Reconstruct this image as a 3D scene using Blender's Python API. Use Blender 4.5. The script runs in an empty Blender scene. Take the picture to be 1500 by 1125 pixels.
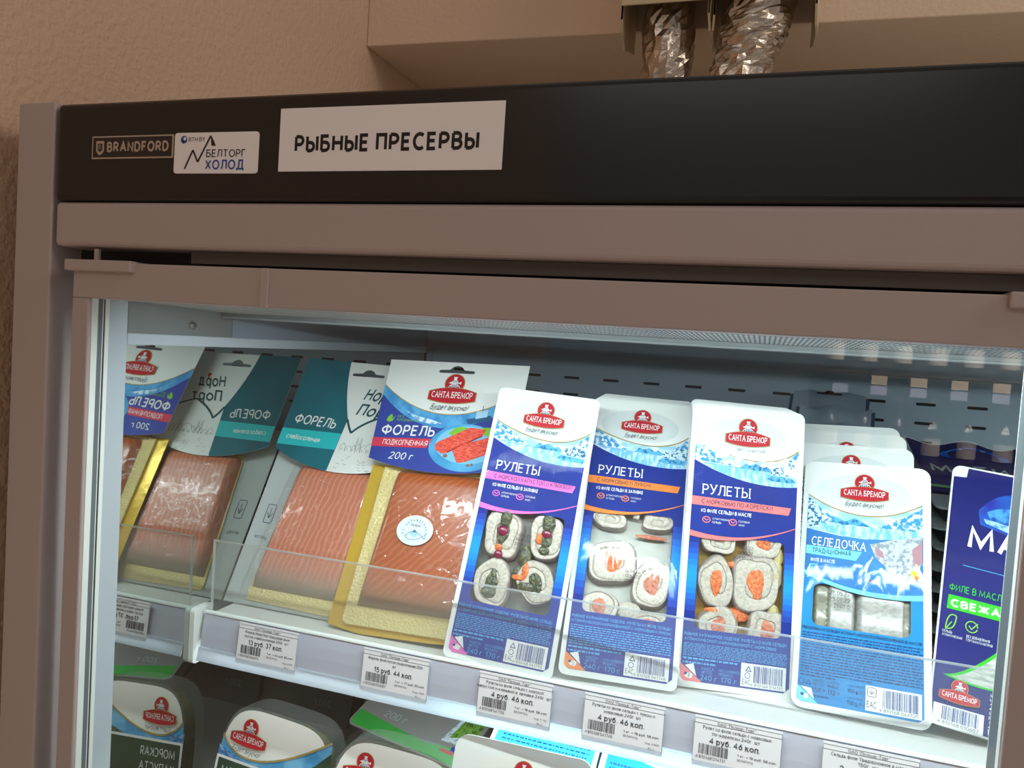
import bpy, bmesh, math, random
from math import sin, cos, pi, radians
from mathutils import Vector, Matrix
from mathutils.geometry import tessellate_polygon

SC = bpy.context.scene
COL = SC.collection
ZO = 1.5                                   # eye height above the shop floor

# ------------------------------------------------------------------ camera
cam_d = bpy.data.cameras.new('camera')
cam_d.sensor_width = 36.0
cam_d.lens = 1132.59 / 1500 * 36.0
cam_d.clip_start = 0.01
cam = bpy.data.objects.new('camera', cam_d)
COL.objects.link(cam)
_r = Vector((0.9480907, 0.3114230, 0.0643402))
_u = -Vector((0.0764951, -0.0269605, -0.9967054))
_f = Vector((-0.3086624, 0.9498889, -0.0493833))
cam.matrix_world = Matrix(((_r.x, _u.x, -_f.x, 0), (_r.y, _u.y, -_f.y, 0), (_r.z, _u.z, -_f.z, ZO), (0, 0, 0, 1)))
SC.camera = cam

# ------------------------------------------------------------------ view, world, lights
SC.view_settings.view_transform = 'Standard'
SC.view_settings.look = 'None'
SC.view_settings.exposure = 0.0
SC.view_settings.gamma = 1.0
SC.view_settings.use_curve_mapping = False
SC.cycles.transparent_max_bounces = 32
SC.cycles.max_bounces = 10
SC.cycles.glossy_bounces = 6

world = bpy.data.worlds.new('shop_ambient')
SC.world = world
world.use_nodes = True
world.node_tree.nodes['Background'].inputs[0].default_value = (1.0, 0.92, 0.86, 1)
world.node_tree.nodes['Background'].inputs[1].default_value = 0.22


def area(name, loc, direction, sx, sy, power, color):
    d = bpy.data.lights.new(name, 'AREA')
    d.shape = 'RECTANGLE'; d.size = sx; d.size_y = sy; d.energy = power; d.color = color
    o = bpy.data.objects.new(name, d)
    COL.objects.link(o)
    z = -Vector(direction).normalized()
    x = Vector((1, 0, 0)); x = (x - z * x.dot(z)).normalized(); y = z.cross(x)
    o.matrix_world = Matrix(((x.x, y.x, z.x, loc[0]), (x.y, y.y, z.y, loc[1]), (x.z, y.z, z.z, loc[2] + ZO), (0, 0, 0, 1)))
    return o


area('ceiling_lamp_right', (1.6, 0.25, 1.12), (-0.9, 0.30, -0.75), 0.9, 0.6, 11.5, (1.0, 0.92, 0.85))
area('ceiling_lamp_front', (-0.10, -1.5, 1.15), (0.0, 0.85, -0.55), 1.2, 0.5, 3.9, (1.0, 0.94, 0.89))
area('led_strip_top', (0.36, 0.492, 0.0175), (0, 0.36, -0.93), 1.48, 0.012, 5.0, (0.82, 0.975, 1.0))
area('led_strip_under_shelf', (0.42, 0.632, -0.3005), (0, -0.15, -0.99), 1.34, 0.012, 2.3, (0.80, 0.98, 1.0))
area('kelp_lid_fill_light', (-0.37, 0.612, -0.2985), (0, 0.1, -0.99), 0.22, 0.008, 0.12, (0.9, 0.98, 1.0))  # added fill to brighten the kelp tray lids; no LED strip reaches here
area('aisle_shelf_lamp', (1.0, -2.0, 0.75), (0.0, -0.8, -1.0), 1.6, 0.3, 110.0, (1.0, 0.9, 0.8))

# ------------------------------------------------------------------ materials


def lin(h):
    h = h.lstrip('#')
    c = [int(h[i:i + 2], 16) / 255 for i in (0, 2, 4)]
    return [x / 12.92 if x <= 0.04045 else ((x + 0.055) / 1.055) ** 2.4 for x in c] + [1.0]


_M = {}


def mat(name, col='#808080', rough=0.5, metal=0.0, spec=0.5, coat=0.0, bump=None, mix=None, trans=None, bscale=None):
    """bump=(scale,strength,dist)  mix=(scale,colour2,lo,hi,stretch)"""
    if name in _M:
        return _M[name]
    if name.startswith(('print_', 'lid_', 'card_', 'pouch_', 'logo_')):      # inks under film: matt, the film shines
        rough, spec = max(rough, 0.55), 0.2
    m = bpy.data.materials.new(name)
    m.use_nodes = True
    nt = m.node_tree
    b = nt.nodes['Principled BSDF']
    b.inputs['Base Color'].default_value = lin(col)
    b.inputs['Roughness'].default_value = rough
    b.inputs['Metallic'].default_value = metal
    b.inputs['Specular IOR Level'].default_value = spec
    b.inputs['Coat Weight'].default_value = coat
    b.inputs['Coat Roughness'].default_value = 0.08
    tc = nt.nodes.new('ShaderNodeTexCoord')
    if mix:
        mp = nt.nodes.new('ShaderNodeMapping')
        mp.inputs['Scale'].default_value = mix[4] if len(mix) > 4 else (1, 1, 1)
        if len(mix) > 5:
            mp.inputs['Rotation'].default_value = mix[5]
        nt.links.new(tc.outputs['Object'], mp.inputs[0])
        n = nt.nodes.new('ShaderNodeTexNoise')
        n.inputs['Scale'].default_value = mix[0]; n.inputs['Detail'].default_value = 5
        nt.links.new(mp.outputs[0], n.inputs['Vector'])
        r = nt.nodes.new('ShaderNodeValToRGB')
        r.color_ramp.elements[0].position = mix[2]; r.color_ramp.elements[0].color = lin(col)
        r.color_ramp.elements[1].position = mix[3]; r.color_ramp.elements[1].color = lin(mix[1])
        nt.links.new(n.outputs['Fac'], r.inputs['Fac'])
        nt.links.new(r.outputs[0], b.inputs['Base Color'])
    if bump:
        n = nt.nodes.new('ShaderNodeTexNoise')
        n.inputs['Scale'].default_value = bump[0]; n.inputs['Detail'].default_value = 4
        if bscale:
            mp = nt.nodes.new('ShaderNodeMapping'); mp.inputs['Scale'].default_value = bscale
            nt.links.new(tc.outputs['Object'], mp.inputs[0]); nt.links.new(mp.outputs[0], n.inputs['Vector'])
        else:
            nt.links.new(tc.outputs['Object'], n.inputs['Vector'])
        bp = nt.nodes.new('ShaderNodeBump')
        bp.inputs['Strength'].default_value = bump[1]; bp.inputs['Distance'].default_value = bump[2]
        nt.links.new(n.outputs['Fac'], bp.inputs['Height'])
        nt.links.new(bp.outputs[0], b.inputs['Normal'])
        nt.links.new(bp.outputs[0], b.inputs['Coat Normal'])
    if trans:
        b.inputs['Transmission Weight'].default_value = trans
    _M[name] = m
    return m


def clear(name, gloss=0.05, rough=0.05, milk=0.0, milkcol='#ffffff', tint='#ffffff', bump=None, fres=1.45, bscale=None):
    """thin clear sheet: see-through plus a mirror sheen that follows Fresnel, and a little haze"""
    if name in _M:
        return _M[name]
    m = bpy.data.materials.new(name)
    m.use_nodes = True
    nt = m.node_tree
    nt.nodes.remove(nt.nodes['Principled BSDF'])
    out = nt.nodes['Material Output']
    t = nt.nodes.new('ShaderNodeBsdfTransparent'); t.inputs[0].default_value = lin(tint)
    g = nt.nodes.new('ShaderNodeBsdfGlossy'); g.inputs['Roughness'].default_value = rough
    fr = nt.nodes.new('ShaderNodeFresnel'); fr.inputs['IOR'].default_value = fres
    ad = nt.nodes.new('ShaderNodeMath'); ad.operation = 'ADD'; ad.inputs[1].default_value = gloss
    ad.use_clamp = True
    ge = nt.nodes.new('ShaderNodeNewGeometry')
    inv = nt.nodes.new('ShaderNodeMath'); inv.operation = 'SUBTRACT'; inv.inputs[0].default_value = 1.0
    nt.links.new(ge.outputs['Backfacing'], inv.inputs[1])
    nt.links.new(fr.outputs[0], ad.inputs[0])
    mu = nt.nodes.new('ShaderNodeMath'); mu.operation = 'MULTIPLY'
    nt.links.new(ad.outputs[0], mu.inputs[0]); nt.links.new(inv.outputs[0], mu.inputs[1])
    mx = nt.nodes.new('ShaderNodeMixShader')
    nt.links.new(mu.outputs[0], mx.inputs[0])
    base = t.outputs[0]
    if milk:
        d = nt.nodes.new('ShaderNodeBsdfDiffuse'); d.inputs[0].default_value = lin(milkcol)
        tl = nt.nodes.new('ShaderNodeBsdfTranslucent'); tl.inputs[0].default_value = lin(milkcol)
        a = nt.nodes.new('ShaderNodeMixShader'); a.inputs[0].default_value = 0.5
        nt.links.new(d.outputs[0], a.inputs[1]); nt.links.new(tl.outputs[0], a.inputs[2])
        b = nt.nodes.new('ShaderNodeMixShader'); b.inputs[0].default_value = milk
        nt.links.new(t.outputs[0], b.inputs[1]); nt.links.new(a.outputs[0], b.inputs[2])
        base = b.outputs[0]
    nt.links.new(base, mx.inputs[1]); nt.links.new(g.outputs[0], mx.inputs[2])
    nt.links.new(mx.outputs[0], out.inputs[0])
    if bump:
        tc = nt.nodes.new('ShaderNodeTexCoord')
        n = nt.nodes.new('ShaderNodeTexNoise'); n.inputs['Scale'].default_value = bump[0]; n.inputs['Detail'].default_value = 3
        n.inputs['Distortion'].default_value = 1.2
        if bscale:
            mp = nt.nodes.new('ShaderNodeMapping'); mp.inputs['Scale'].default_value = bscale
            nt.links.new(tc.outputs['Object'], mp.inputs[0]); nt.links.new(mp.outputs[0], n.inputs['Vector'])
        else:
            nt.links.new(tc.outputs['Object'], n.inputs['Vector'])
        bp = nt.nodes.new('ShaderNodeBump'); bp.inputs['Strength'].default_value = bump[1]; bp.inputs['Distance'].default_value = bump[2]
        nt.links.new(n.outputs['Fac'], bp.inputs['Height'])
        nt.links.new(bp.outputs[0], g.inputs['Normal']); nt.links.new(bp.outputs[0], fr.inputs['Normal'])
    _M[name] = m
    return m


# painted metal and building
G_PAINT = mat('warm_grey_paint', '#AFA09C', 0.42, bump=(900, 0.03, 0.0004))
BLACK = mat('black_fascia', '#1D1A18', 0.22, spec=0.5)
DARK = mat('dark_recess', '#24211f', 0.6)
DARKG = mat('dark_gasket', '#667074', 0.6)
WHITE = mat('white_plastic', '#E9EFEA', 0.4)
WLINE = mat('white_spacer', '#EDF3EC', 0.45)
LINER = mat('grey_liner', '#C3CDD3', 0.5)
STEEL = mat('brushed_steel_plate', '#8C9290', 0.5, metal=0.35, bump=(120, 0.1, 0.0006), bscale=(1, 8, 120))
SLATE = mat('slate_back_panel', '#92A3AE', 0.55)
SLATE_D = mat('slate_upper_panel', '#8C99A4', 0.5)
SLOT = mat('slot_black', '#101214', 0.8)
MIRROR = mat('mirror_steel', '#BDC2BE', 0.02, metal=1.0)
ALU = mat('aluminium_trim', '#7C8487', 0.5, metal=0.1)
CHROME = mat('bolt_steel', '#C9CCCB', 0.25, metal=1.0)
PLASTER = mat('beige_plaster', '#D4B49A', 0.9, spec=0.2, bump=(150, 0.6, 0.004))
PLASTER_F = mat('beige_paint_smooth', '#DEC4AC', 0.9, spec=0.2, bump=(160, 0.35, 0.003))
TRUNK = mat('beige_trunking', '#C9B391', 0.5)
FOIL = mat('crumpled_foil', '#C6B7A8', 0.33, metal=1.0, bump=(45, 0.5, 0.006))
FLOORM = mat('shop_floor_tile', '#c4b8ac', 0.5, mix=(3, '#b3a89c', 0.4, 0.6))
PAPER = mat('white_paper', '#F1ECEC', 0.6)
INK = mat('black_ink', '#160d0c', 0.6)
INKB = mat('blue_black_ink', '#152334', 0.6)
GLASS = clear('door_glass', gloss=0.022, rough=0.0, fres=1.5)
ACRYL = clear('acrylic', gloss=0.0, rough=0.06, milk=0.11, milkcol='#DDE4E0', fres=1.35)
ACEDGE = clear('acrylic_edge', gloss=0.02, rough=0.1, milk=0.45, milkcol='#E6ECEA', fres=1.3)
SHELFW = mat('shelf_white_enamel', '#F0F3EE', 0.45)
RAILM = mat('price_rail_grey', '#C2C6D4', 0.35, bump=(60, 0.05, 0.0005), bscale=(1, 1, 40))
LIPM = clear('price_rail_clear_lip', gloss=0.03, rough=0.15, milk=0.75, milkcol='#DDE6EE', fres=1.3)
TAGP = mat('price_tag_paper', '#F6F7FA', 0.55)


def perforated():
    m = mat('perforated_panel', '#AEB8B8', 0.5)
    nt = m.node_tree
    b = nt.nodes['Principled BSDF']
    tc = nt.nodes.new('ShaderNodeTexCoord')
    mp = nt.nodes.new('ShaderNodeMapping'); mp.inputs['Scale'].default_value = (300, 55, 0)
    mp.inputs['Rotation'].default_value = (0, 0, 0.0)
    v = nt.nodes.new('ShaderNodeTexVoronoi'); v.inputs['Randomness'].default_value = 0.0
    v.inputs['Scale'].default_value = 1.0
    r = nt.nodes.new('ShaderNodeValToRGB')
    r.color_ramp.elements[0].position = 0.32; r.color_ramp.elements[0].color = lin('#E3ECEA')
    r.color_ramp.elements[1].position = 0.42; r.color_ramp.elements[1].color = lin('#4a5655')
    nt.links.new(tc.outputs['Object'], mp.inputs[0]); nt.links.new(mp.outputs[0], v.inputs['Vector'])
    nt.links.new(v.outputs['Distance'], r.inputs[0]); nt.links.new(r.outputs[0], b.inputs['Base Color'])
    return m


PERF = perforated()

# print colours
P_WHITE = mat('print_white', '#EFF3EF', 0.35)
P_CARD = mat('card_white', '#EAEDE8', 0.5)
P_NAVY = mat('print_navy', '#0A3096', 0.3, mix=(9, '#082684', 0.35, 0.65))
P_NAVYC = mat('card_navy', '#3449A0', 0.5, mix=(16, '#2E3F94', 0.35, 0.7))
P_BLUE = mat('print_bright_blue', '#1191EA', 0.3)
P_TEXTB = mat('print_pale_blue_text', '#4FA8E6', 0.35)
P_SKY = mat('print_sky', '#9FD6F2', 0.35, mix=(60, '#E6F6FC', 0.42, 0.6, (1, 2, 1)))
P_ICE = mat('print_mountains', '#3A9AD2', 0.35, mix=(260, '#E4F4FB', 0.46, 0.56))
P_ICE2 = mat('print_far_mountains', '#5FB5E2', 0.35, mix=(300, '#2173A8', 0.48, 0.6))
P_LAKE = mat('print_lake', '#7CC6EC', 0.35, mix=(90, '#CDEBFA', 0.45, 0.6, (3, 1, 1)))
P_HOUSE = mat('print_harbour', '#D5EEF8', 0.35, mix=(420, '#1F6E9C', 0.5, 0.56))
P_GOLD = mat('print_gold_line', '#B39A5A', 0.35)
P_RED = mat('print_red', '#BE1E2E', 0.35)
P_ROSE = mat('print_rose_band', '#D03A52', 0.45)
P_LOGOB = mat('logo_blue', '#1D2F86', 0.4)
P_INKN = mat('print_navy_ink', '#1B2B4A', 0.4)
P_PINK = mat('print_pink', '#E873C4', 0.35)
P_ORANGE = mat('print_orange', '#F58A3C', 0.35)
P_SALMON = mat('print_salmon', '#EE7F80', 0.35)
P_TEAL = mat('card_teal', '#0D6D7B', 0.5, mix=(14, '#0A616F', 0.4, 0.6))
P_TURQ = mat('card_turquoise', '#22BEC2', 0.5)
P_DGREEN = mat('card_dark_green', '#145158', 0.5)
P_SKETCH = mat('card_sketch_lines', '#6A7C7C', 0.6)
P_LIME = mat('print_lime', '#7FC241', 0.4)
P_FISHRED = mat('print_trout_red', '#E0463C', 0.4, mix=(230, '#F0705A', 0.45, 0.6, (1, 3, 1)))
P_PLATE = mat('print_plate_blue', '#5DB2DE', 0.4, mix=(30, '#2E86C0', 0.4, 0.65))
P_SELBLUE = mat('print_mid_blue', '#1A6AB4', 0.3, mix=(12, '#4A96D0', 0.35, 0.7))
P_CYAN = mat('print_cyan', '#1C8ED2', 0.3, mix=(20, '#1783C8', 0.4, 0.6))
P_LCYAN = mat('print_light_cyan', '#7DDCF2', 0.3)
P_HERR = mat('print_herring_silver', '#C9D2D8', 0.35, mix=(300, '#8E9CA6', 0.45, 0.62))
P_YEL = mat('print_yellow', '#E6C83C', 0.4)
P_DEEP = mat('print_deep_navy', '#0E1668', 0.35, mix=(11, '#201F74', 0.35, 0.65))
P_NGREEN = mat('print_bright_green', '#2FC21F', 0.35)
P_AQUA = mat('print_aqua', '#39D8DE', 0.35)
P_KELP = mat('print_dark_kelp_green', '#35563F', 0.45, mix=(20, '#2C4A38', 0.4, 0.6))
P_SEA = mat('print_sea', '#2F6FA8', 0.4, mix=(160, '#7FB6D8', 0.48, 0.6, (1, 3, 1)))
P_BROWN = mat('print_brown', '#8A6A58', 0.5)
P_GREY = mat('print_grey', '#9AA3A6', 0.5)

# food
TRAYW = mat('tray_white', '#EEF3F1', 0.3, coat=0.3)
TRAYK = mat('tray_black', '#26292B', 0.3)
FLESH = mat('herring_flesh', '#CBC5B6', 0.4, coat=0.4, mix=(420, '#B5AE9E', 0.42, 0.62, (1, 1, 1)), bump=(420, 0.3, 0.0012))
SKIN = mat('herring_skin', '#ABA29B', 0.35, coat=0.4, mix=(500, '#9C918C', 0.45, 0.6))
CARROT = mat('carrot', '#DB6B33', 0.4, coat=0.3, mix=(300, '#EC8A4C', 0.45, 0.6), bump=(420, 0.8, 0.002))
CARROTP = mat('carrot_pale', '#CF8467', 0.4, coat=0.3, mix=(260, '#C0694C', 0.45, 0.6), bump=(300, 0.7, 0.002))
KELP = mat('kelp', '#3B4634', 0.35, coat=0.5, mix=(350, '#6E6B3A', 0.5, 0.62), bump=(350, 0.7, 0.002))
BERRY = mat('cranberry', '#7E1440', 0.3, coat=0.5)
BRINE = mat('brine_grey', '#7F847C', 0.3, coat=0.5, mix=(60, '#5E6660', 0.4, 0.6))
BRINE_O = mat('brine_oil', '#B58A2E', 0.3, coat=0.5, mix=(60, '#8B7A34', 0.4, 0.65))
BRINE_W = mat('brine_pale', '#B4B7AB', 0.3, coat=0.5, mix=(40, '#9EA298', 0.4, 0.65))
TROUT = {}


def trout(name, c1, c2, cs, ang):
    """pale fat lines over orange flesh, fading into silvery skin on the lowest edge"""
    m = bpy.data.materials.new(name); m.use_nodes = True
    nt = m.node_tree; b = nt.nodes['Principled BSDF']
    b.inputs['Roughness'].default_value = 0.35; b.inputs['Coat Weight'].default_value = 0.5
    tc = nt.nodes.new('ShaderNodeTexCoord')
    mp = nt.nodes.new('ShaderNodeMapping'); mp.inputs['Rotation'].default_value = (0, 0, ang)
    w = nt.nodes.new('ShaderNodeTexWave'); w.inputs['Scale'].default_value = 52; w.inputs['Distortion'].default_value = 4.5
    w.inputs['Detail'].default_value = 2; w.inputs['Detail Scale'].default_value = 1.2
    r = nt.nodes.new('ShaderNodeValToRGB')
    r.color_ramp.elements[0].position = 0.55; r.color_ramp.elements[0].color = lin(c1)
    r.color_ramp.elements[1].position = 1.0; r.color_ramp.elements[1].color = lin(c2)
    nt.links.new(tc.outputs['Object'], mp.inputs[0]); nt.links.new(mp.outputs[0], w.inputs[0]); nt.links.new(w.outputs['Fac'], r.inputs[0])
    sp = nt.nodes.new('ShaderNodeSeparateXYZ'); nt.links.new(tc.outputs['Object'], sp.inputs[0])
    mr = nt.nodes.new('ShaderNodeMapRange'); mr.inputs[1].default_value = 0.046; mr.inputs[2].default_value = 0.026
    nt.links.new(sp.outputs['Y'], mr.inputs[0])
    mx = nt.nodes.new('ShaderNodeMix'); mx.data_type = 'RGBA'
    nt.links.new(mr.outputs[0], mx.inputs[0]); nt.links.new(r.outputs[0], mx.inputs[6]); mx.inputs[7].default_value = lin(cs)
    nt.links.new(mx.outputs[2], b.inputs['Base Color'])
    return m


TROUT1 = trout('trout_pink', '#CB7657', '#D98F74', '#9C8A78', 0.1)
TROUT2 = trout('trout_smoked', '#AA5326', '#B9683C', '#856546', 0.75)
GOLDB = mat('gold_board', '#FAE8A0', 0.22, metal=0.15, bump=(420, 0.9, 0.003))
GOLDF = mat('gold_board_smooth', '#E3BC48', 0.22, metal=0.3, bump=(40, 0.3, 0.004))
FILM = clear('crinkled_film', gloss=0.01, rough=0.06, milk=0.04, milkcol='#ffffff', bump=(40, 0.35, 0.006), fres=1.45)
FILM2 = clear('taut_film', gloss=0.005, rough=0.06, milk=0.008, milkcol='#ffffff', bump=(14, 0.4, 0.005), fres=1.24, bscale=(3.0, 0.6, 1))
FILM4 = clear('flat_film', gloss=0.0, rough=0.06, milk=0.01, fres=1.04)
FILM5 = clear('smooth_film', gloss=0.0, rough=0.05, milk=0.008, bump=(14, 0.4, 0.005), fres=1.12, bscale=(3.0, 0.6, 1))
FILM3 = clear('clear_tray_wall', gloss=0.04, rough=0.1, milk=0.12, milkcol='#cfd6d0', fres=1.4)
POUCH = mat('grey_pouch_foil', '#8E9AA4', 0.4, metal=0.2, mix=(8, '#7c8893', 0.4, 0.6))

# ------------------------------------------------------------------ mesh helpers


class MB:
    """collects faces with materials and links them as ONE mesh object"""

    def __init__(s):
        s.v = []; s.f = []; s.fm = []; s.mats = []; s.k = 0

    def mi(s, m):
        if m not in s.mats:
            s.mats.append(m)
        return s.mats.index(m)

    def face(s, pts, m):
        i = len(s.v)
        s.v += [tuple(p) for p in pts]; s.f.append(tuple(range(i, i + len(pts)))); s.fm.append(s.mi(m))

    def box(s, x0, x1, y0, y1, z0, z1, m):
        i = len(s.v)
        s.v += [(x0, y0, z0), (x1, y0, z0), (x1, y1, z0), (x0, y1, z0), (x0, y0, z1), (x1, y0, z1), (x1, y1, z1), (x0, y1, z1)]
        for q in ((0, 3, 2, 1), (4, 5, 6, 7), (0, 1, 5, 4), (1, 2, 6, 5), (2, 3, 7, 6), (3, 0, 4, 7)):
            s.f.append(tuple(i + a for a in q)); s.fm.append(s.mi(m))

    def grid(s, fn, nu, nv, m, closed=False):
        """fn(i/nu, j/nv) -> point"""
        b = len(s.v)
        for j in range(nv + 1):
            for i in range(nu + (0 if closed else 1)):
                s.v.append(tuple(fn(i / nu, j / nv)))
        w = nu if closed else nu + 1
        for j in range(nv):
            for i in range(nu):
                a = b + j * w + i; c = b + j * w + (i + 1) % w
                s.f.append((a, c, c + w, a + w)); s.fm.append(s.mi(m(i / nu, j / nv) if callable(m) else m))

    def tube(s, pts, r, m, n=10, cap=True):
        def ring(i):
            p = Vector(pts[i]); a = Vector(pts[max(i - 1, 0)]); b = Vector(pts[min(i + 1, len(pts) - 1)])
            t = (b - a).normalized(); x = t.orthogonal().normalized(); y = t.cross(x)
            rr = r[i] if isinstance(r, (list, tuple)) else r
            return [p + x * rr * cos(2 * pi * k / n) + y * rr * sin(2 * pi * k / n) for k in range(n)]
        rings = [ring(i) for i in range(len(pts))]
        b = len(s.v)
        for q in rings:
            s.v += [tuple(p) for p in q]
        for i in range(len(pts) - 1):
            for k in range(n):
                a = b + i * n + k; c = b + i * n + (k + 1) % n
                s.f.append((a, c, c + n, a + n)); s.fm.append(s.mi(m))
        if cap:
            s.f.append(tuple(b + k for k in reversed(range(n)))); s.fm.append(s.mi(m))
            e = b + (len(pts) - 1) * n
            s.f.append(tuple(e + k for k in range(n))); s.fm.append(s.mi(m))

    def build(s, name, parent=None, off=(0, 0, 0), smooth=False, bevel=0.0, weld=False):
        me = bpy.data.meshes.new(name)
        me.from_pydata([(p[0] - off[0], p[1] - off[1], p[2] - off[2]) for p in s.v], [], s.f)
        for m in s.mats:
            me.materials.append(m)
        me.polygons.foreach_set('material_index', s.fm)
        if weld:
            bm = bmesh.new(); bm.from_mesh(me); bmesh.ops.remove_doubles(bm, verts=bm.verts, dist=1e-6)
            bmesh.ops.recalc_face_normals(bm, faces=bm.faces); bm.to_mesh(me); bm.free()
        if smooth:
            me.polygons.foreach_set('use_smooth', [True] * len(me.polygons))
        me.update()
        o = bpy.data.objects.new(name, me)
        COL.objects.link(o)
        if parent:
            o.parent = parent
        if bevel:
            b = o.modifiers.new('bevel', 'BEVEL'); b.width = bevel; b.segments = 3; b.limit_method = 'ANGLE'
        return o


def thing(name, label, cat, M, group=None):
    o = bpy.data.objects.new(name, None)
    o.empty_display_size = 0.02
    COL.objects.link(o)
    o.matrix_world = Matrix.Translation((0, 0, ZO)) @ M
    o['label'] = label; o['category'] = cat
    if group:
        o['group'] = group
    return o


def tag(o, label, cat, group=None):
    o['label'] = label; o['category'] = cat
    if group:
        o['group'] = group
    return o


def struct(mb, name, base, **k):
    o = mb.build(name, None, off=base, **k)
    o.location = (base[0], base[1], base[2] + ZO)
    o['kind'] = 'structure'
    return o


def copy_thing(root, M, label, group=None, skip=()):
    r = root.copy(); COL.objects.link(r)
    r.matrix_world = Matrix.Translation((0, 0, ZO)) @ M
    r['label'] = label
    if group:
        r['group'] = group
    for ch in list(root.children):
        if ch.name.split('.')[0] in skip:
            continue
        c = ch.copy(); COL.objects.link(c); c.parent = r
    return r


# ---- lettering: every letter is drawn as pen strokes (capital height 1)


def _arc(cx, cy, rx, ry, a0, a1, n=9):
    return [(cx + rx * cos(radians(a0 + (a1 - a0) * k / n)), cy + ry * sin(radians(a0 + (a1 - a0) * k / n))) for k in range(n + 1)]


def _bowl(x, r, y0, y1, n=7):
    return [(0, y1)] + _arc(x, (y0 + y1) / 2, r, (y1 - y0) / 2, 90, -90, n) + [(0, y0)]


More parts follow.
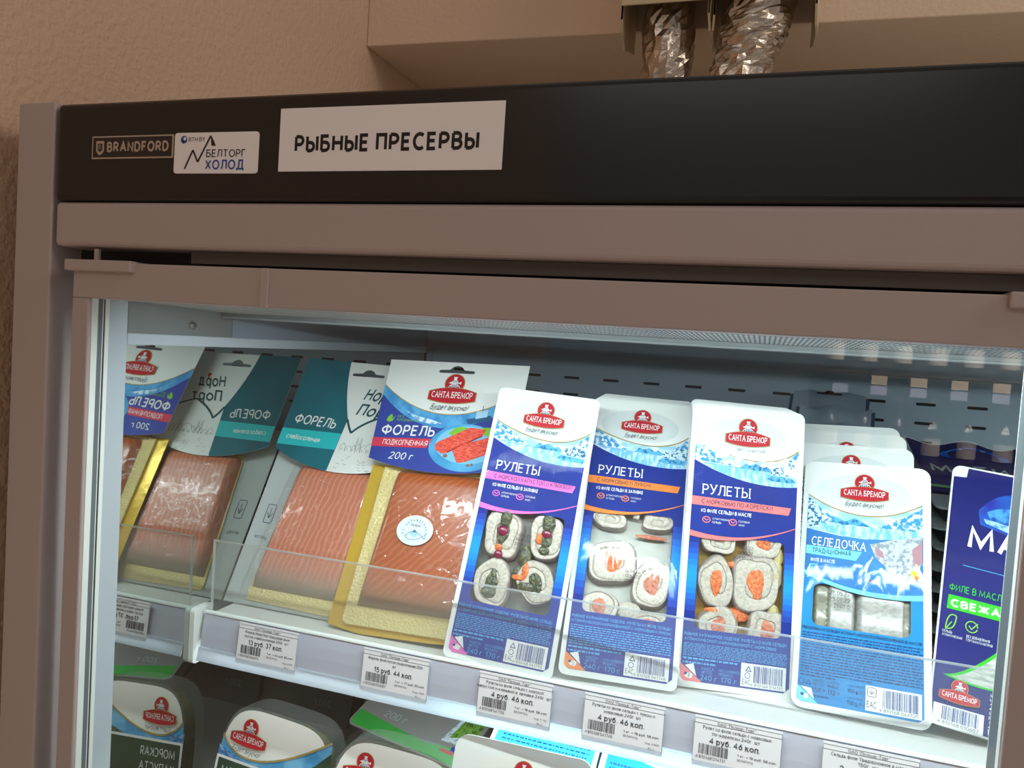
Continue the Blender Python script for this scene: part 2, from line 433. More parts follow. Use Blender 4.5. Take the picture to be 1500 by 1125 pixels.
_S = [(0, 0), (0, 1)]
GLYPH = {
    'А': (.70, [[(0, 0), (.35, 1), (.70, 0)], [(.13, .34), (.57, .34)]]),
    'Б': (.54, [[(.50, 1), (0, 1), (0, 0)], _bowl(.27, .27, 0, .57)]),
    'В': (.54, [_S, _bowl(.27, .22, .53, 1), _bowl(.27, .27, 0, .53)]),
    'Г': (.46, [[(.46, 1), (0, 1), (0, 0)]]),
    'Д': (.74, [[(.12, 0), (.22, .4), (.24, 1), (.62, 1), (.62, 0)], [(0, -.2), (0, 0), (.74, 0), (.74, -.2)]]),
    'Е': (.48, [[(.48, 1), (0, 1), (0, 0), (.48, 0)], [(0, .52), (.43, .52)]]),
    'Ж': (.90, [[(0, 1), (.38, .52), (0, 0)], [(.90, 1), (.52, .52), (.90, 0)], [(.45, 0), (.45, 1)]]),
    'З': (.50, [_arc(.23, .76, .24, .24, 150, -90, 9) + _arc(.23, .26, .27, .26, 90, -150, 9)]),
    'И': (.60, [[(0, 1), (0, 0), (.60, 1), (.60, 0)]]),
    'Й': (.60, [[(0, 1), (0, 0), (.60, 1), (.60, 0)], _arc(.30, 1.28, .14, .12, 180, 360, 5)]),
    'К': (.56, [_S, [(.54, 1), (.03, .46)], [(.16, .60), (.56, 0)]]),
    'Л': (.62, [[(0, 0), (.10, .12), (.17, .5), (.18, 1), (.62, 1), (.62, 0)]]),
    'М': (.90, [[(0, 0), (.07, 1), (.45, .16), (.83, 1), (.90, 0)]]),
    'Н': (.60, [_S, [(.60, 0), (.60, 1)], [(0, .52), (.60, .52)]]),
    'О': (.74, [_arc(.37, .5, .37, .5, 90, 450, 20)]),
    'П': (.58, [[(0, 0), (0, 1), (.58, 1), (.58, 0)]]),
    'Р': (.52, [_S, _bowl(.26, .26, .44, 1)]),
    'С': (.62, [_arc(.37, .5, .37, .5, 50, 310, 16)]),
    'Т': (.60, [[(0, 1), (.60, 1)], [(.30, 0), (.30, 1)]]),
    'У': (.60, [[(0, 1), (.33, .36)], [(.60, 1), (.27, .12), (.16, 0), (.05, .02)]]),
    'Ф': (.84, [_arc(.42, .52, .42, .34, 90, 450, 20), [(.42, -.06), (.42, 1.06)]]),
    'Х': (.58, [[(0, 0), (.58, 1)], [(0, 1), (.58, 0)]]),
    'Ц': (.66, [[(0, 1), (0, 0), (.66, 0), (.66, -.2)], [(.56, 0), (.56, 1)]]),
    'Ч': (.52, [[(0, 1), (0, .62)] + _arc(.2, .62, .2, .2, 180, 270, 4) + [(.52, .44)], [(.52, 0), (.52, 1)]]),
    'Ш': (.84, [[(0, 1), (0, 0), (.84, 0), (.84, 1)], [(.42, 0), (.42, 1)]]),
    'Щ': (.92, [[(0, 1), (0, 0), (.92, 0), (.92, -.2)], [(.42, 0), (.42, 1)], [(.84, 0), (.84, 1)]]),
    'Ъ': (.66, [[(0, 1), (.16, 1), (.16, 0)], [(p[0] + .16, p[1]) for p in _bowl(.24, .26, 0, .57)]]),
    'Ы': (.74, [_S, _bowl(.24, .25, 0, .57), [(.74, 0), (.74, 1)]]),
    'Ь': (.51, [_S, _bowl(.25, .26, 0, .57)]),
    'Э': (.62, [_arc(.25, .5, .37, .5, 130, -130, 16), [(.2, .52), (.62, .52)]]),
    'Ю': (.92, [_S, [(0, .5), (.3, .5)], _arc(.61, .5, .31, .5, 90, 450, 20)]),
    'Я': (.54, [[(.54, 0), (.54, 1)], [(.54, 1)] + _arc(.27, .72, .27, .28, 90, 270, 7) + [(.54, .44)], [(.30, .44), (0, 0)]]),
    'R': (.56, [_S, _bowl(.26, .25, .46, 1), [(.26, .46), (.56, 0)]]),
    'N': (.60, [[(0, 0), (0, 1), (.60, 0), (.60, 1)]]),
    'D': (.62, [_S, _bowl(.25, .37, 0, 1, 10)]),
    'F': (.46, [[(.46, 1), (0, 1), (0, 0)], [(0, .52), (.40, .52)]]),
    'Y': (.62, [[(0, 1), (.31, .48), (.62, 1)], [(.31, 0), (.31, .48)]]),
    'L': (.44, [[(0, 1), (0, 0), (.44, 0)]]),
    'U': (.56, [[(0, 1), (0, .28)] + _arc(.28, .28, .28, .28, 180, 360, 7) + [(.56, 1)]]),
    '0': (.54, [_arc(.27, .5, .27, .5, 90, 450, 18)]),
    '1': (.30, [[(0, .78), (.24, 1), (.24, 0)]]),
    '2': (.52, [_arc(.26, .74, .25, .26, 165, -30, 8) + [(.0, 0), (.52, 0)]]),
    '3': (.50, [_arc(.23, .76, .23, .24, 150, -90, 8) + _arc(.23, .26, .26, .26, 90, -150, 8)]),
    '4': (.56, [[(.42, 0), (.42, 1), (0, .28), (.56, .28)]]),
    '5': (.52, [[(.46, 1), (.08, 1), (.04, .55)] + _arc(.24, .32, .27, .32, 110, -150, 9)]),
    '6': (.52, [[(.42, 1), (.12, .58)] + _arc(.26, .3, .26, .3, 150, -210, 16)]),
    '7': (.52, [[(0, 1), (.52, 1), (.18, 0)]]),
    '8': (.52, [_arc(.26, .77, .21, .23, -90, 270, 14), _arc(.26, .27, .26, .27, 90, 450, 16)]),
    '9': (.52, [_arc(.26, .7, .26, .3, -30, 330, 16) + [(.12, 0)]]),
    'а': (.46, [_arc(.22, .64, .24, .14, 160, 0, 6)[0:1] + _arc(.24, .55, .22, .17, 150, 0, 6) + [(.46, 0)], _arc(.22, .2, .24, .2, 40, 320, 10)]),
    'б': (.50, [_arc(.25, .34, .25, .34, 90, 450, 16), [(0, .34), (.02, .66), (.14, .9), (.46, 1)]]),
    'е': (.50, [[(0, .38), (.50, .38)] + _arc(.25, .36, .25, .36, 0, 315, 14)]),
    'р': (.50, [[(0, -.32), (0, .72)], _arc(.25, .36, .25, .36, 180, 540, 16)]),
    'с': (.46, [_arc(.26, .36, .26, .36, 50, 310, 12)]),
    'у': (.48, [[(0, .72), (.26, .06)], [(.48, .72), (.20, -.18), (.10, -.3), (0, -.3)]]),
    'ф': (.70, [_arc(.35, .36, .35, .36, 90, 450, 18), [(.35, -.3), (.35, 1)]]),
    'g': (.48, [_arc(.24, .38, .24, .34, 0, 360, 14), [(.48, .72), (.48, -.1)] + _arc(.24, -.1, .24, .2, 0, -150, 6)]),
    'B': None, 'T': None, 'H': None, 'E': None, 'A': None, 'C': None, 'O': None, 'P': None, 'M': None, 'K': None, 'X': None,
    '.': (.06, [[(.03, 0), (.03, .09)]]), ',': (.08, [[(.06, .08), (0, -.14)]]), '!': (.06, [[(.03, 1), (.03, .3)], [(.03, 0), (.03, .09)]]),
    ':': (.06, [[(.03, 0), (.03, .09)], [(.03, .55), (.03, .64)]]), '"': (.2, [[(.02, 1), (.02, .76)], [(.18, 1), (.18, .76)]]),
    "'": (.04, [[(.02, 1), (.02, .76)]]), '-': (.3, [[(0, .4), (.3, .4)]]), '=': (.46, [[(0, .3), (.46, .3)], [(0, .52), (.46, .52)]]),
    '(': (.2, [_arc(.4, .45, .4, .7, 130, 230, 6)]), ')': (.2, [_arc(-.2, .45, .4, .7, 50, -50, 6)]),
}
for _a, _b in zip('BTHEACOPMKX', 'ВТНЕАСОРМКХ'):
    GLYPH[_a] = GLYPH[_b]
for _c in 'вгджзийклмнопртхцчшщъыьэюя':
    if _c not in GLYPH:
        _w, _p = GLYPH[_c.upper()]
        GLYPH[_c] = (_w * .80, [[(x * .80, y * .72) for x, y in q] for q in _p])
_T = {}


def text2d(s, bold=0.0, serif=False):
    """quads of one line of lettering; capital height 1, starts at x = 0"""
    key = (s, bold, serif)
    if key in _T:
        return _T[key]
    wt = 0.115 + bold * 3.0
    vs, fs, x, n = [], [], 0.0, 0

    def strip(p, w, L):
        closed = len(p) > 3 and math.hypot(p[0][0] - p[-1][0], p[0][1] - p[-1][1]) < 1e-6
        k = len(p); b = len(vs)
        for i in range(k):
            a = p[i - 1] if i else (p[-2] if closed else None)
            c = p[i + 1] if i < k - 1 else (p[1] if closed else None)
            d0 = None if a is None else (p[i][0] - a[0], p[i][1] - a[1])
            d1 = None if c is None else (c[0] - p[i][0], c[1] - p[i][1])
            ns = []
            for d in (d0, d1):
                if d and (d[0] or d[1]):
                    l = math.hypot(*d); ns.append((-d[1] / l, d[0] / l))
            if len(ns) == 2:
                mx, my = ns[0][0] + ns[1][0], ns[0][1] + ns[1][1]
                q = mx * ns[0][0] + my * ns[0][1]
                if q < 0.35:
                    q = 0.35
                m = (mx / q, my / q)
            else:
                m = ns[0] if ns else (0, 1)
            vs.append((p[i][0] + m[0] * w / 2, p[i][1] + m[1] * w / 2, L)); vs.append((p[i][0] - m[0] * w / 2, p[i][1] - m[1] * w / 2, L))
        for i in range(k - 1):
            fs.append((b + 2 * i + 1, b + 2 * i + 3, b + 2 * i + 2, b + 2 * i))
    for ch in s:
        if ch == ' ':
            x += 0.36; continue
        w, polys = GLYPH.get(ch, GLYPH['О'])
        low = ch.islower()
        for j, p in enumerate(polys):
            q = [(x + wt / 2 + a, (wt / 2 + b * (1 - wt)) if not low else (wt / 2 + b * (0.72 - wt) / 0.72)) for a, b in p]
            strip(q, wt, j)
            if serif and ch.isalpha():
                top = 0.72 if low else 1.0
                for (e, f), (g, h), (ra, rb) in ((q[0], q[1], p[0]), (q[-1], q[-2], p[-1])):
                    if (abs(rb) < 0.01 or abs(rb - top) < 0.01) and abs(h - f) > abs(g - e):
                        yy = f + (-wt / 2 + wt * .25 if rb < 0.01 else wt / 2 - wt * .25)
                        strip([(e - wt * 1.05, yy), (e + wt * 1.05, yy)], wt * 0.5, j + 3)
        x += w + wt + 0.13
    _T[key] = (vs, fs, max(x - 0.13, 0.1))
    return _T[key]


LH = 0.00012


class Art(MB):
    """flat print in millimetres (u right, v up), stacked in hair-thin layers; z0 = surface height"""

    def __init__(s, z0=0.0):
        super().__init__(); s.z0 = z0; s.ox = 0.0; s.oy = 0.0; s.sc = 1.0

    def pt(s, u, v, L):
        return ((s.ox + u * s.sc) / 1000, (s.oy + v * s.sc) / 1000, s.z0 + L * LH)

    def poly(s, pts, m, L, holes=()):
        loops = [[Vector((p[0], p[1], 0)) for p in q] for q in [pts] + list(holes)]
        flat = [p for q in loops for p in q]
        tris = tessellate_polygon(loops)
        i = len(s.v)
        s.v += [s.pt(p.x, p.y, L) for p in flat]
        for t in tris:
            a, b, c = (flat[k] for k in t)
            if (b - a).cross(c - a).z < 0:
                t = (t[0], t[2], t[1])
            s.f.append(tuple(i + k for k in t)); s.fm.append(s.mi(m))

    def rect(s, x0, x1, y0, y1, m, L):
        s.poly([(x0, y0), (x1, y0), (x1, y1), (x0, y1)], m, L)

    def ell(s, cx, cy, a, b, m, L, n=32, t0=0, t1=2 * pi):
        s.poly([(cx + a * cos(t0 + (t1 - t0) * k / n), cy + b * sin(t0 + (t1 - t0) * k / n)) for k in range(n + (0 if t1 - t0 > 6.28 else 1))], m, L)

    def line(s, pts, w, m, L):
        for (x0, y0), (x1, y1) in zip(pts, pts[1:]):
            d = math.hypot(x1 - x0, y1 - y0) or 1; nx, ny = -(y1 - y0) / d * w / 2, (x1 - x0) / d * w / 2
            s.poly([(x0 - nx, y0 - ny), (x1 - nx, y1 - ny), (x1 + nx, y1 + ny), (x0 + nx, y0 + ny)], m, L)

    def text(s, t, x0, x1, y, cap, m, L, shear=0.0, bold=0.0, rot=0.0, y1=None, serif=False):
        vs, fs, w = text2d(t, bold, serif)
        kx = (x1 - x0) / w
        if y1 is not None:
            rot = math.atan2(y1 - y, x1 - x0)
        i = len(s.v); c, sn = cos(rot), sin(rot)
        for a, b, j in vs:
            px = a * kx + b * cap * shear; py = b * cap
            s.v.append(s.pt(x0 + px * c - py * sn, y + px * sn + py * c, L + 0.16 * j))
        for q in fs:
            s.f.append(tuple(i + k for k in q)); s.fm.append(s.mi(m))

    def arc_text(s, t, cx, cy, r, a0, a1, cap, m, L):
        n = len(t)
        for k, ch in enumerate(t):
            if ch == ' ':
                continue
            a = a0 + (a1 - a0) * (k + 0.5) / n
            vs, fs, w = text2d(ch, 0.01)
            w2 = w * cap * 0.85
            ux, uy = sin(a), -cos(a)            # reading direction (clockwise)
            x = cx + r * cos(a) - ux * w2 / 2; y = cy + r * sin(a) - uy * w2 / 2
            s.text(ch, x, x + w2, y, cap, m, L, rot=math.atan2(uy, ux))

    def barcode(s, x0, x1, y0, y1, m, L, seed=1, digits=None, dcap=2.0, ink=None):
        rnd = random.Random(seed); x = x0; w = (x1 - x0) / 62
        while x < x1 - w:
            b = w * rnd.choice((0.8, 0.8, 1.4, 2.1)); s.rect(x, min(x + b, x1), y0, y1, m, L); x += b + w * rnd.choice((0.8, 0.9, 1.5, 2.0))
        if digits:
            s.text(digits, x0 - (x1 - x0) * 0.1, x1, y0 - dcap * 1.25, dcap, ink or m, L)

    def micro(s, x0, x1, y0, y1, rows, m, L, seed=3):
        """the unreadably small ingredients print: rows of word-long dashes"""
        rnd = random.Random(seed); h = (y1 - y0) / rows
        for k in range(rows):
            y = y1 - (k + 1) * h; x = x0; e = x1 if k < rows - 1 else x0 + (x1 - x0) * 0.6
            while x < e - 1:
                w = rnd.uniform(0.9, 4.6); s.rect(x, min(x + w, e), y + h * 0.25, y + h * 0.68, m, L); x += w + 0.8

    # ---- recurring marks
    def logo(s, cx, cy, w, L, slogan=True, ink=None):
        """red disc with a fisherman over a globe above a red banner; w = banner width, (cx,cy) = disc centre"""
        k = w / 38.0
        X = lambda u: cx + u * k
        Y = lambda v: cy + v * k
        s.ell(X(0), Y(0), 8.3 * k, 8.3 * k, P_GOLD, L); s.ell(X(0), Y(0), 7.7 * k, 7.7 * k, P_RED, L + 1)
        s.ell(X(0), Y(-6.2), 5.4 * k, 6.0 * k, P_WHITE, L + 2, t0=0, t1=pi)
        s.ell(X(0), Y(-6.2), 4.9 * k, 5.5 * k, P_LOGOB, L + 3, t0=0, t1=pi)
        for q in (-3.2, -1.1, 1.1, 3.2):
            s.line([(X(q * 0.62), Y(-0.9 + (-0.5 if abs(q) > 2 else 0))), (X(q), Y(-6.4))], 0.45 * k, P_WHITE, L + 4)
        s.line([(X(-4.4), Y(-4.0)), (X(4.4), Y(-4.0))], 0.45 * k, P_WHITE, L + 4)
        s.line([(X(-3.6), Y(-2.2)), (X(3.6), Y(-2.2))], 0.45 * k, P_WHITE, L + 4)
        s.poly([(X(-5), Y(0.2)), (X(-2.2), Y(1.5)), (X(1.8), Y(1.4)), (X(3.6), Y(0.6)), (X(5.4), Y(1.6)), (X(5.1), Y(-0.9)), (X(3.4), Y(-0.1)), (X(-2), Y(-0.8))], P_WHITE, L + 5)
        s.poly([(X(-2.6), Y(1.2)), (X(-1.2), Y(3.0)), (X(1.4), Y(3.0)), (X(2.6), Y(1.2)), (X(1.4), Y(-1.2)), (X(-1.4), Y(-1.2))], P_WHITE, L + 5)
        s.line([(X(-1.7), Y(2.0)), (X(1.7), Y(2.0))], 0.5 * k, P_LOGOB, L + 6)
        s.ell(X(0), Y(4.0), 1.25 * k, 1.5 * k, P_WHITE, L + 5, n=12)
        s.rect(X(-1.7), X(1.7), Y(4.6), Y(5.4), P_WHITE, L + 6)
        for sh, mm, d in ((0.45, P_GOLD, 7), (0.0, P_RED, 8)):
            up = [(X(-19 - sh + 38 * t * (1 + sh / 19)), Y(-7.6 + 3.6 * (1 - (2 * t - 1) ** 2) + sh)) for t in [i / 14 for i in range(15)]]
            dn = [(X(19 + sh - 38 * t * (1 + sh / 19)), Y(-14.2 - 2.6 * (1 - (2 * t - 1) ** 2) - sh)) for t in [i / 14 for i in range(15)]]
            s.poly(up + dn, mm, L + d)
        s.text('САНТА БРЕМОР', X(-16.6), X(16.6), Y(-12.6), 5.2 * k, P_WHITE, L + 9, bold=0.010, serif=True)
        if slogan:
            s.text('Будет вкусно!', X(-15.5), X(14.5), Y(-22.6), 4.6 * k, ink or P_INKN, L + 9, shear=0.35, bold=-0.005)

    def leaf(s, x, y, k, L):
        s.poly([(x - 4 * k, y - 3 * k), (x - 3 * k, y + 1 * k), (x, y + 4 * k), (x + 1.5 * k, y + 1 * k), (x, y - 2.2 * k)], P_LIME, L)
        s.poly([(x - 3 * k, y - 4 * k), (x + 2 * k, y - 3 * k), (x + 4 * k, y + 2.5 * k), (x + 2 * k, y), (x - 1.5 * k, y - 2.6 * k)], P_LIME, L)


def curve(p0, p1, p2, n=14):
    """a parabola through p1 at its middle"""
    c = (2 * p1[0] - (p0[0] + p2[0]) / 2, 2 * p1[1] - (p0[1] + p2[1]) / 2)
    return [((1 - t) ** 2 * p0[0] + 2 * t * (1 - t) * c[0] + t * t * p2[0], (1 - t) ** 2 * p0[1] + 2 * t * (1 - t) * c[1] + t * t * p2[1]) for t in [i / n for i in range(n + 1)]]


def rrect(x0, x1, y0, y1, r, n=6):
    out = []
    for cx, cy, a in ((x1 - r, y1 - r, 0), (x0 + r, y1 - r, pi / 2), (x0 + r, y0 + r, pi), (x1 - r, y0 + r, 1.5 * pi)):
        out += [(cx + r * cos(a + pi / 2 * k / n), cy + r * sin(a + pi / 2 * k / n)) for k in range(n + 1)]
    return out


def pose(tilt, yaw, roll, o):
    return Matrix.Translation(o) @ Matrix.Rotation(radians(yaw), 4, 'Z') @ Matrix.Rotation(radians(tilt), 4, 'X') @ Matrix.Rotation(radians(roll), 4, 'Z')


def plate(mb, pts, z0, z1, m, mside=None):
    """prism from a flat outline in millimetres"""
    a = Art(0)
    a.poly(pts, m, 0)
    n = len(mb.v)
    for (x, y, _), in zip(a.v):
        mb.v.append((x, y, z1))
    for q in a.f:
        mb.f.append(tuple(n + k for k in q)); mb.fm.append(mb.mi(m))
    k = len(pts)
    P = [(p[0] / 1000, p[1] / 1000) for p in pts]
    for i in range(k):
        p, q = P[i], P[(i + 1) % k]
        mb.face([(p[0], p[1], z0), (q[0], q[1], z0), (q[0], q[1], z1), (p[0], p[1], z1)], mside or m)
    n = len(mb.v)
    for (x, y, _), in zip(a.v):
        mb.v.append((x, y, z0))
    for q in a.f:
        mb.f.append(tuple(n + k for k in reversed(q))); mb.fm.append(mb.mi(m))


# ================================================================== the room
X0, X1, Y1 = -0.59, 2.2, 1.30
b = MB(); b.box(-2.5, 3.0, -3.0, 2.0, -1.52, -1.5, FLOORM); struct(b, 'floor', (0, 0, -1.5))
b = MB(); b.box(X0 - 0.1, X0, -1.2, Y1, -1.5, 1.3, PLASTER); struct(b, 'wall_left', (X0, 0, -1.5))
b = MB(); b.box(X0, X1, Y1, Y1 + 0.1, -1.5, 1.3, PLASTER_F); struct(b, 'wall_back', (0, Y1, -1.5))
b = MB(); b.box(X0, X1, 1.0239, Y1, 0.4237, 1.3, PLASTER_F)
b.v = [(x, y, 0.4237 - (x - X0) * 0.0118 if z < 1 else z) for x, y, z in b.v]; o = struct(b, 'trim_1', (0, 1.03, 0.42), bevel=0.002)
o['label'] = 'beige boxed-in bulkhead above the refrigerated cabinet'

# ================================================================== foil pipes in trunking
def trunk(name, label, x0, x1, zf, zs):
    base = ((x0 + x1) / 2, 1.0239, zf)
    t = thing(name, label, 'cable duct', Matrix.Translation(base), 'beige duct covers above the cabinet')
    f = MB(); rnd = random.Random(int(x0 * 1000))
    yf, yb = 0.930, 1.0235
    f.box(x0, x1, yf, yf + 0.0025, zf, zf + 0.35, TRUNK)
    f.build('front_cover', t, off=base, bevel=0.0006)
    for x, s in ((x0, 1), (x1, -1)):
        g = MB()
        n = 8
        lo = [zs + (0.01 if i in (0,) else 0) + rnd.uniform(-0.002, 0.006) + 0.012 * abs(i / n - 0.5) for i in range(n + 1)]
        for i in range(n):
            ya, yc = yf + 0.003 + (yb - yf - 0.003) * i / n, yf + 0.003 + (yb - yf - 0.003) * (i + 1) / n
            bow = lambda q: -s * 0.004 * sin(pi * q)
            p = [(x + bow(i / n), ya, lo[i]), (x + bow((i + 1) / n), yc, lo[i + 1]), (x, yc, zf + 0.35), (x, ya, zf + 0.35)]
            q = [(a + s * 0.0025, c, d) for a, c, d in p]
            g.face(p, TRUNK); g.face(q[::-1], TRUNK); g.face([p[0], q[0], q[1], p[1]], TRUNK)
        g.build('side_flap', t, off=base)
    return t


trunk('duct_cover', 'beige plastic duct cover over the narrower left foil-wrapped pipe', -0.196, -0.092, 0.4134, 0.379)
trunk('duct_cover', 'beige plastic duct cover over the wider right foil-wrapped pipe', -0.088, 0.0245, 0.420, 0.379)


def foil_pipe(label, pts, rad, seed):
    base = pts[0]
    rnd = random.Random(seed)
    m = MB(); n = 26; L = 60
    def fn(a, t):
        k = t * (len(pts) - 1); i = min(int(k), len(pts) - 2); f = k - i
        c = [pts[i][q] * (1 - f) + pts[i + 1][q] * f for q in range(3)]
        r = (rad[i] * (1 - f) + rad[i + 1] * f) * (1 + rnd.uniform(-0.06, 0.06)) * (1 + 0.05 * sin(23 * t + 4 * cos(6.28 * a) + 3 * sin(12.56 * a + 9 * t)))
        ang = 2 * pi * a + rnd.uniform(-0.05, 0.05)
        return (c[0] + r * cos(ang), c[1] + r * sin(ang), c[2] + rnd.uniform(-0.0015, 0.0015))
    m.grid(fn, n, L, FOIL, closed=True)
    o = m.build('foil_wrapped_pipe', None, off=base)
    o.location = (base[0], base[1], base[2] + ZO)
    tag(o, label, 'pipe', 'foil-wrapped pipes above the cabinet')


foil_pipe('narrow crinkled foil pipe rising straight from behind the black fascia', [(-0.143, 0.985, 0.151), (-0.145, 0.985, 0.36), (-0.147, 0.985, 0.60)], [0.031, 0.0305, 0.031], 4)
foil_pipe('wide crinkled foil pipe bending left as it drops behind the black fascia', [(-0.066, 0.975, 0.151), (-0.056, 0.975, 0.34), (-0.038, 0.977, 0.41), (-0.032, 0.977, 0.60)], [0.033, 0.035, 0.039, 0.039], 9)

# ================================================================== the cabinet
CB = (0.3, 0.75, -1.5)
cab = thing('refrigerated_cabinet', 'tall grey glass-door refrigerated cabinet with a black top fascia', 'fridge', Matrix.Translation(CB))


def cpart(mb, name, parent=None, **k):
    return mb.build(name, parent or cab, off=CB, **k)


XR = 1.12            # inner right wall, beyond the photo
YB = 1.1024
b = MB(); b.box(-0.5562, -0.5198, 0.45, 1.16, -1.5, 0.1605, G_PAINT); cpart(b, 'side_panel', bevel=0.0015)
b = MB(); b.box(1.14, 1.176, 0.45, 1.16, -1.5, 0.1605, G_PAINT); cpart(b, 'side_panel', bevel=0.0015)
b = MB(); b.box(-0.5176, 1.138, 0.4495, 0.62, 0.0868, 0.1588, BLACK); cpart(b, 'fascia', bevel=0.004)
b = MB(); b.box(-0.5166, 1.137, 0.4500, 0.60, 0.0533, 0.0862, G_PAINT); cpart(b, 'header_bar', bevel=0.0035)
b = MB()
b.box(-0.5198, 1.14, 0.478, 0.60, 0.030, 0.056, DARK)
b.box(-0.40, 1.10, 0.462, 0.478, 0.0445, 0.053, mat('grey_track', '#5d5550', 0.5))
cpart(b, 'top_track')
b = MB(); b.box(-0.5198, 1.14, 0.60, 1.16, 0.10, 0.150, WHITE); cpart(b, 'top_cover')
b = MB(); b.box(-0.5198, 1.14, YB + 0.02, 1.16, -1.5, 0.11, G_PAINT); cpart(b, 'rear_wall')
# interior shell
b = MB()
b.box(-0.519, -0.5, 0.477, 0.507, -1.40, 0.029, LINER)
cpart(b, 'door_jamb_liner')
b = MB(); b.box(-0.506, -0.5, 0.507, YB, -1.40, -0.0195, MIRROR); cpart(b, 'mirror_side_wall')
b = MB(); b.box(-0.506, -0.499, 0.507, YB - 0.002, -0.0195, -0.0098, LINER); cpart(b, 'side_trim_strip', bevel=0.001)
b = MB(); b.box(-0.506, -0.5, 0.5075, 0.638, -0.0098, 0.06, STEEL); cpart(b, 'side_steel_plate')
b = MB(); b.tube([(-0.5, 0.5811, -0.0005), (-0.4975, 0.5811, -0.0005)], 0.0042, CHROME, 6); b.tube([(-0.4975, 0.5811, -0.0005), (-0.4955, 0.5811, -0.0005)], 0.0026, CHROME, 10)
cpart(b, 'bolt')
b = MB(); b.box(-0.506, -0.5, 0.639, YB, -0.0098, 0.06, SLATE_D); cpart(b, 'upper_side_plate')
b = MB(); b.box(XR, XR + 0.006, 0.507, YB, -1.40, 0.06, MIRROR); cpart(b, 'mirror_side_wall')
# back panel with ventilation slots
b = MB()
b.box(-0.5, XR, YB, YB + 0.004, -1.40, -0.0075, SLATE)
for r in range(10):
    z = -0.041 - 0.0245 * r
    for k in range(26):
        x = -0.4418 + 0.0582 * k
        if x > XR - 0.03:
            break
        pts = rrect((x - 0.0115) * 1000, (x + 0.0115) * 1000, (z - 0.0019) * 1000, (z + 0.0019) * 1000, 1.8, 3)
        b.face([(p[0] / 1000, YB - 0.0004, p[1] / 1000) for p in pts][::1], SLOT)
cpart(b, 'back_panel')
b = MB(); b.box(-0.5, XR, YB - 0.004, YB + 0.004, -0.0068, 0.07, SLATE_D); b.box(-0.498, -0.490, YB - 0.006, YB, -0.12, -0.0075, SLATE_D)
cpart(b, 'upper_back_panel')
b = MB(); b.box(-0.5, XR, 0.632, YB, 0.058, 0.064, SLATE_D); cpart(b, 'inner_ceiling')
b = MB(); b.box(-0.4995, XR, 0.505, 0.6215, 0.0, 0.0015, PERF)
b.v = [(x, y, z + 0.0168 - (y - 0.505) * 0.0255) for x, y, z in b.v]; cpart(b, 'air_grille')
b = MB(); b.box(-0.499, XR, 0.622, 0.632, 0.0085, 0.0142, ALU); b.box(-0.499, XR, 0.6205, 0.622, 0.0088, 0.0108, mat('trim_edge_grey', '#8b9496', 0.5)); cpart(b, 'light_trim_bar', bevel=0.0008)
b = MB(); b.box(-0.26, XR, 0.484, 0.500, 0.0195, 0.024, WHITE); cpart(b, 'lamp_housing')
b = MB(); b.box(-0.519, 1.138, 0.47, YB, -1.46, -1.40, SLATE); cpart(b, 'inner_floor')
b = MB(); b.box(-0.5198, 1.14, 0.455, 1.16, -1.5, -1.46, DARK); cpart(b, 'plinth')
# brand plate
b = MB(); b.box(-0.4815, -0.4083, 0.4486, 0.4496, 0.1170, 0.1333, mat('plate_beige', '#B7A48F', 0.5))
bp = cpart(b, 'brand_plate')
TURN = Matrix.Rotation(radians(90), 4, 'X')


def flat_front(art, name, parent, x, y, z, ref):
    """prints in local millimetres put upright at (x,y,z); parent empties sit at ref with no rotation"""
    v = [(x + p[0], y - p[2], z + p[1]) for p in art.v]
    art.v = v
    return art.build(name, parent, off=ref)


a = Art(0.0002)
a.rect(-35.6, 35.6, -7.1, 7.1, mat('plate_dark', '#2a1f1b', 0.5), 0)
beige = mat('plate_beige')
a.text('BRANDFORD', -22.5, 33, -3.6, 7.6, beige, 1, bold=0.03)
a.poly([(-32.5, 4.6), (-25.2, 4.6), (-25.2, -2.4), (-27, -4.8), (-28.9, -5.6), (-30.7, -4.8), (-32.5, -2.4)], beige, 1)
a.poly([(-31.0, 2.8), (-26.7, 2.8), (-26.7, -1.8), (-28.9, -3.4), (-31.0, -1.8)], _M['plate_dark'], 2)
a.text('B', -29.9, -27.8, -1.2, 3.2, beige, 3)
flat_front(a, 'brand_lettering', bp, -0.44485, 0.4486, 0.12515, CB)


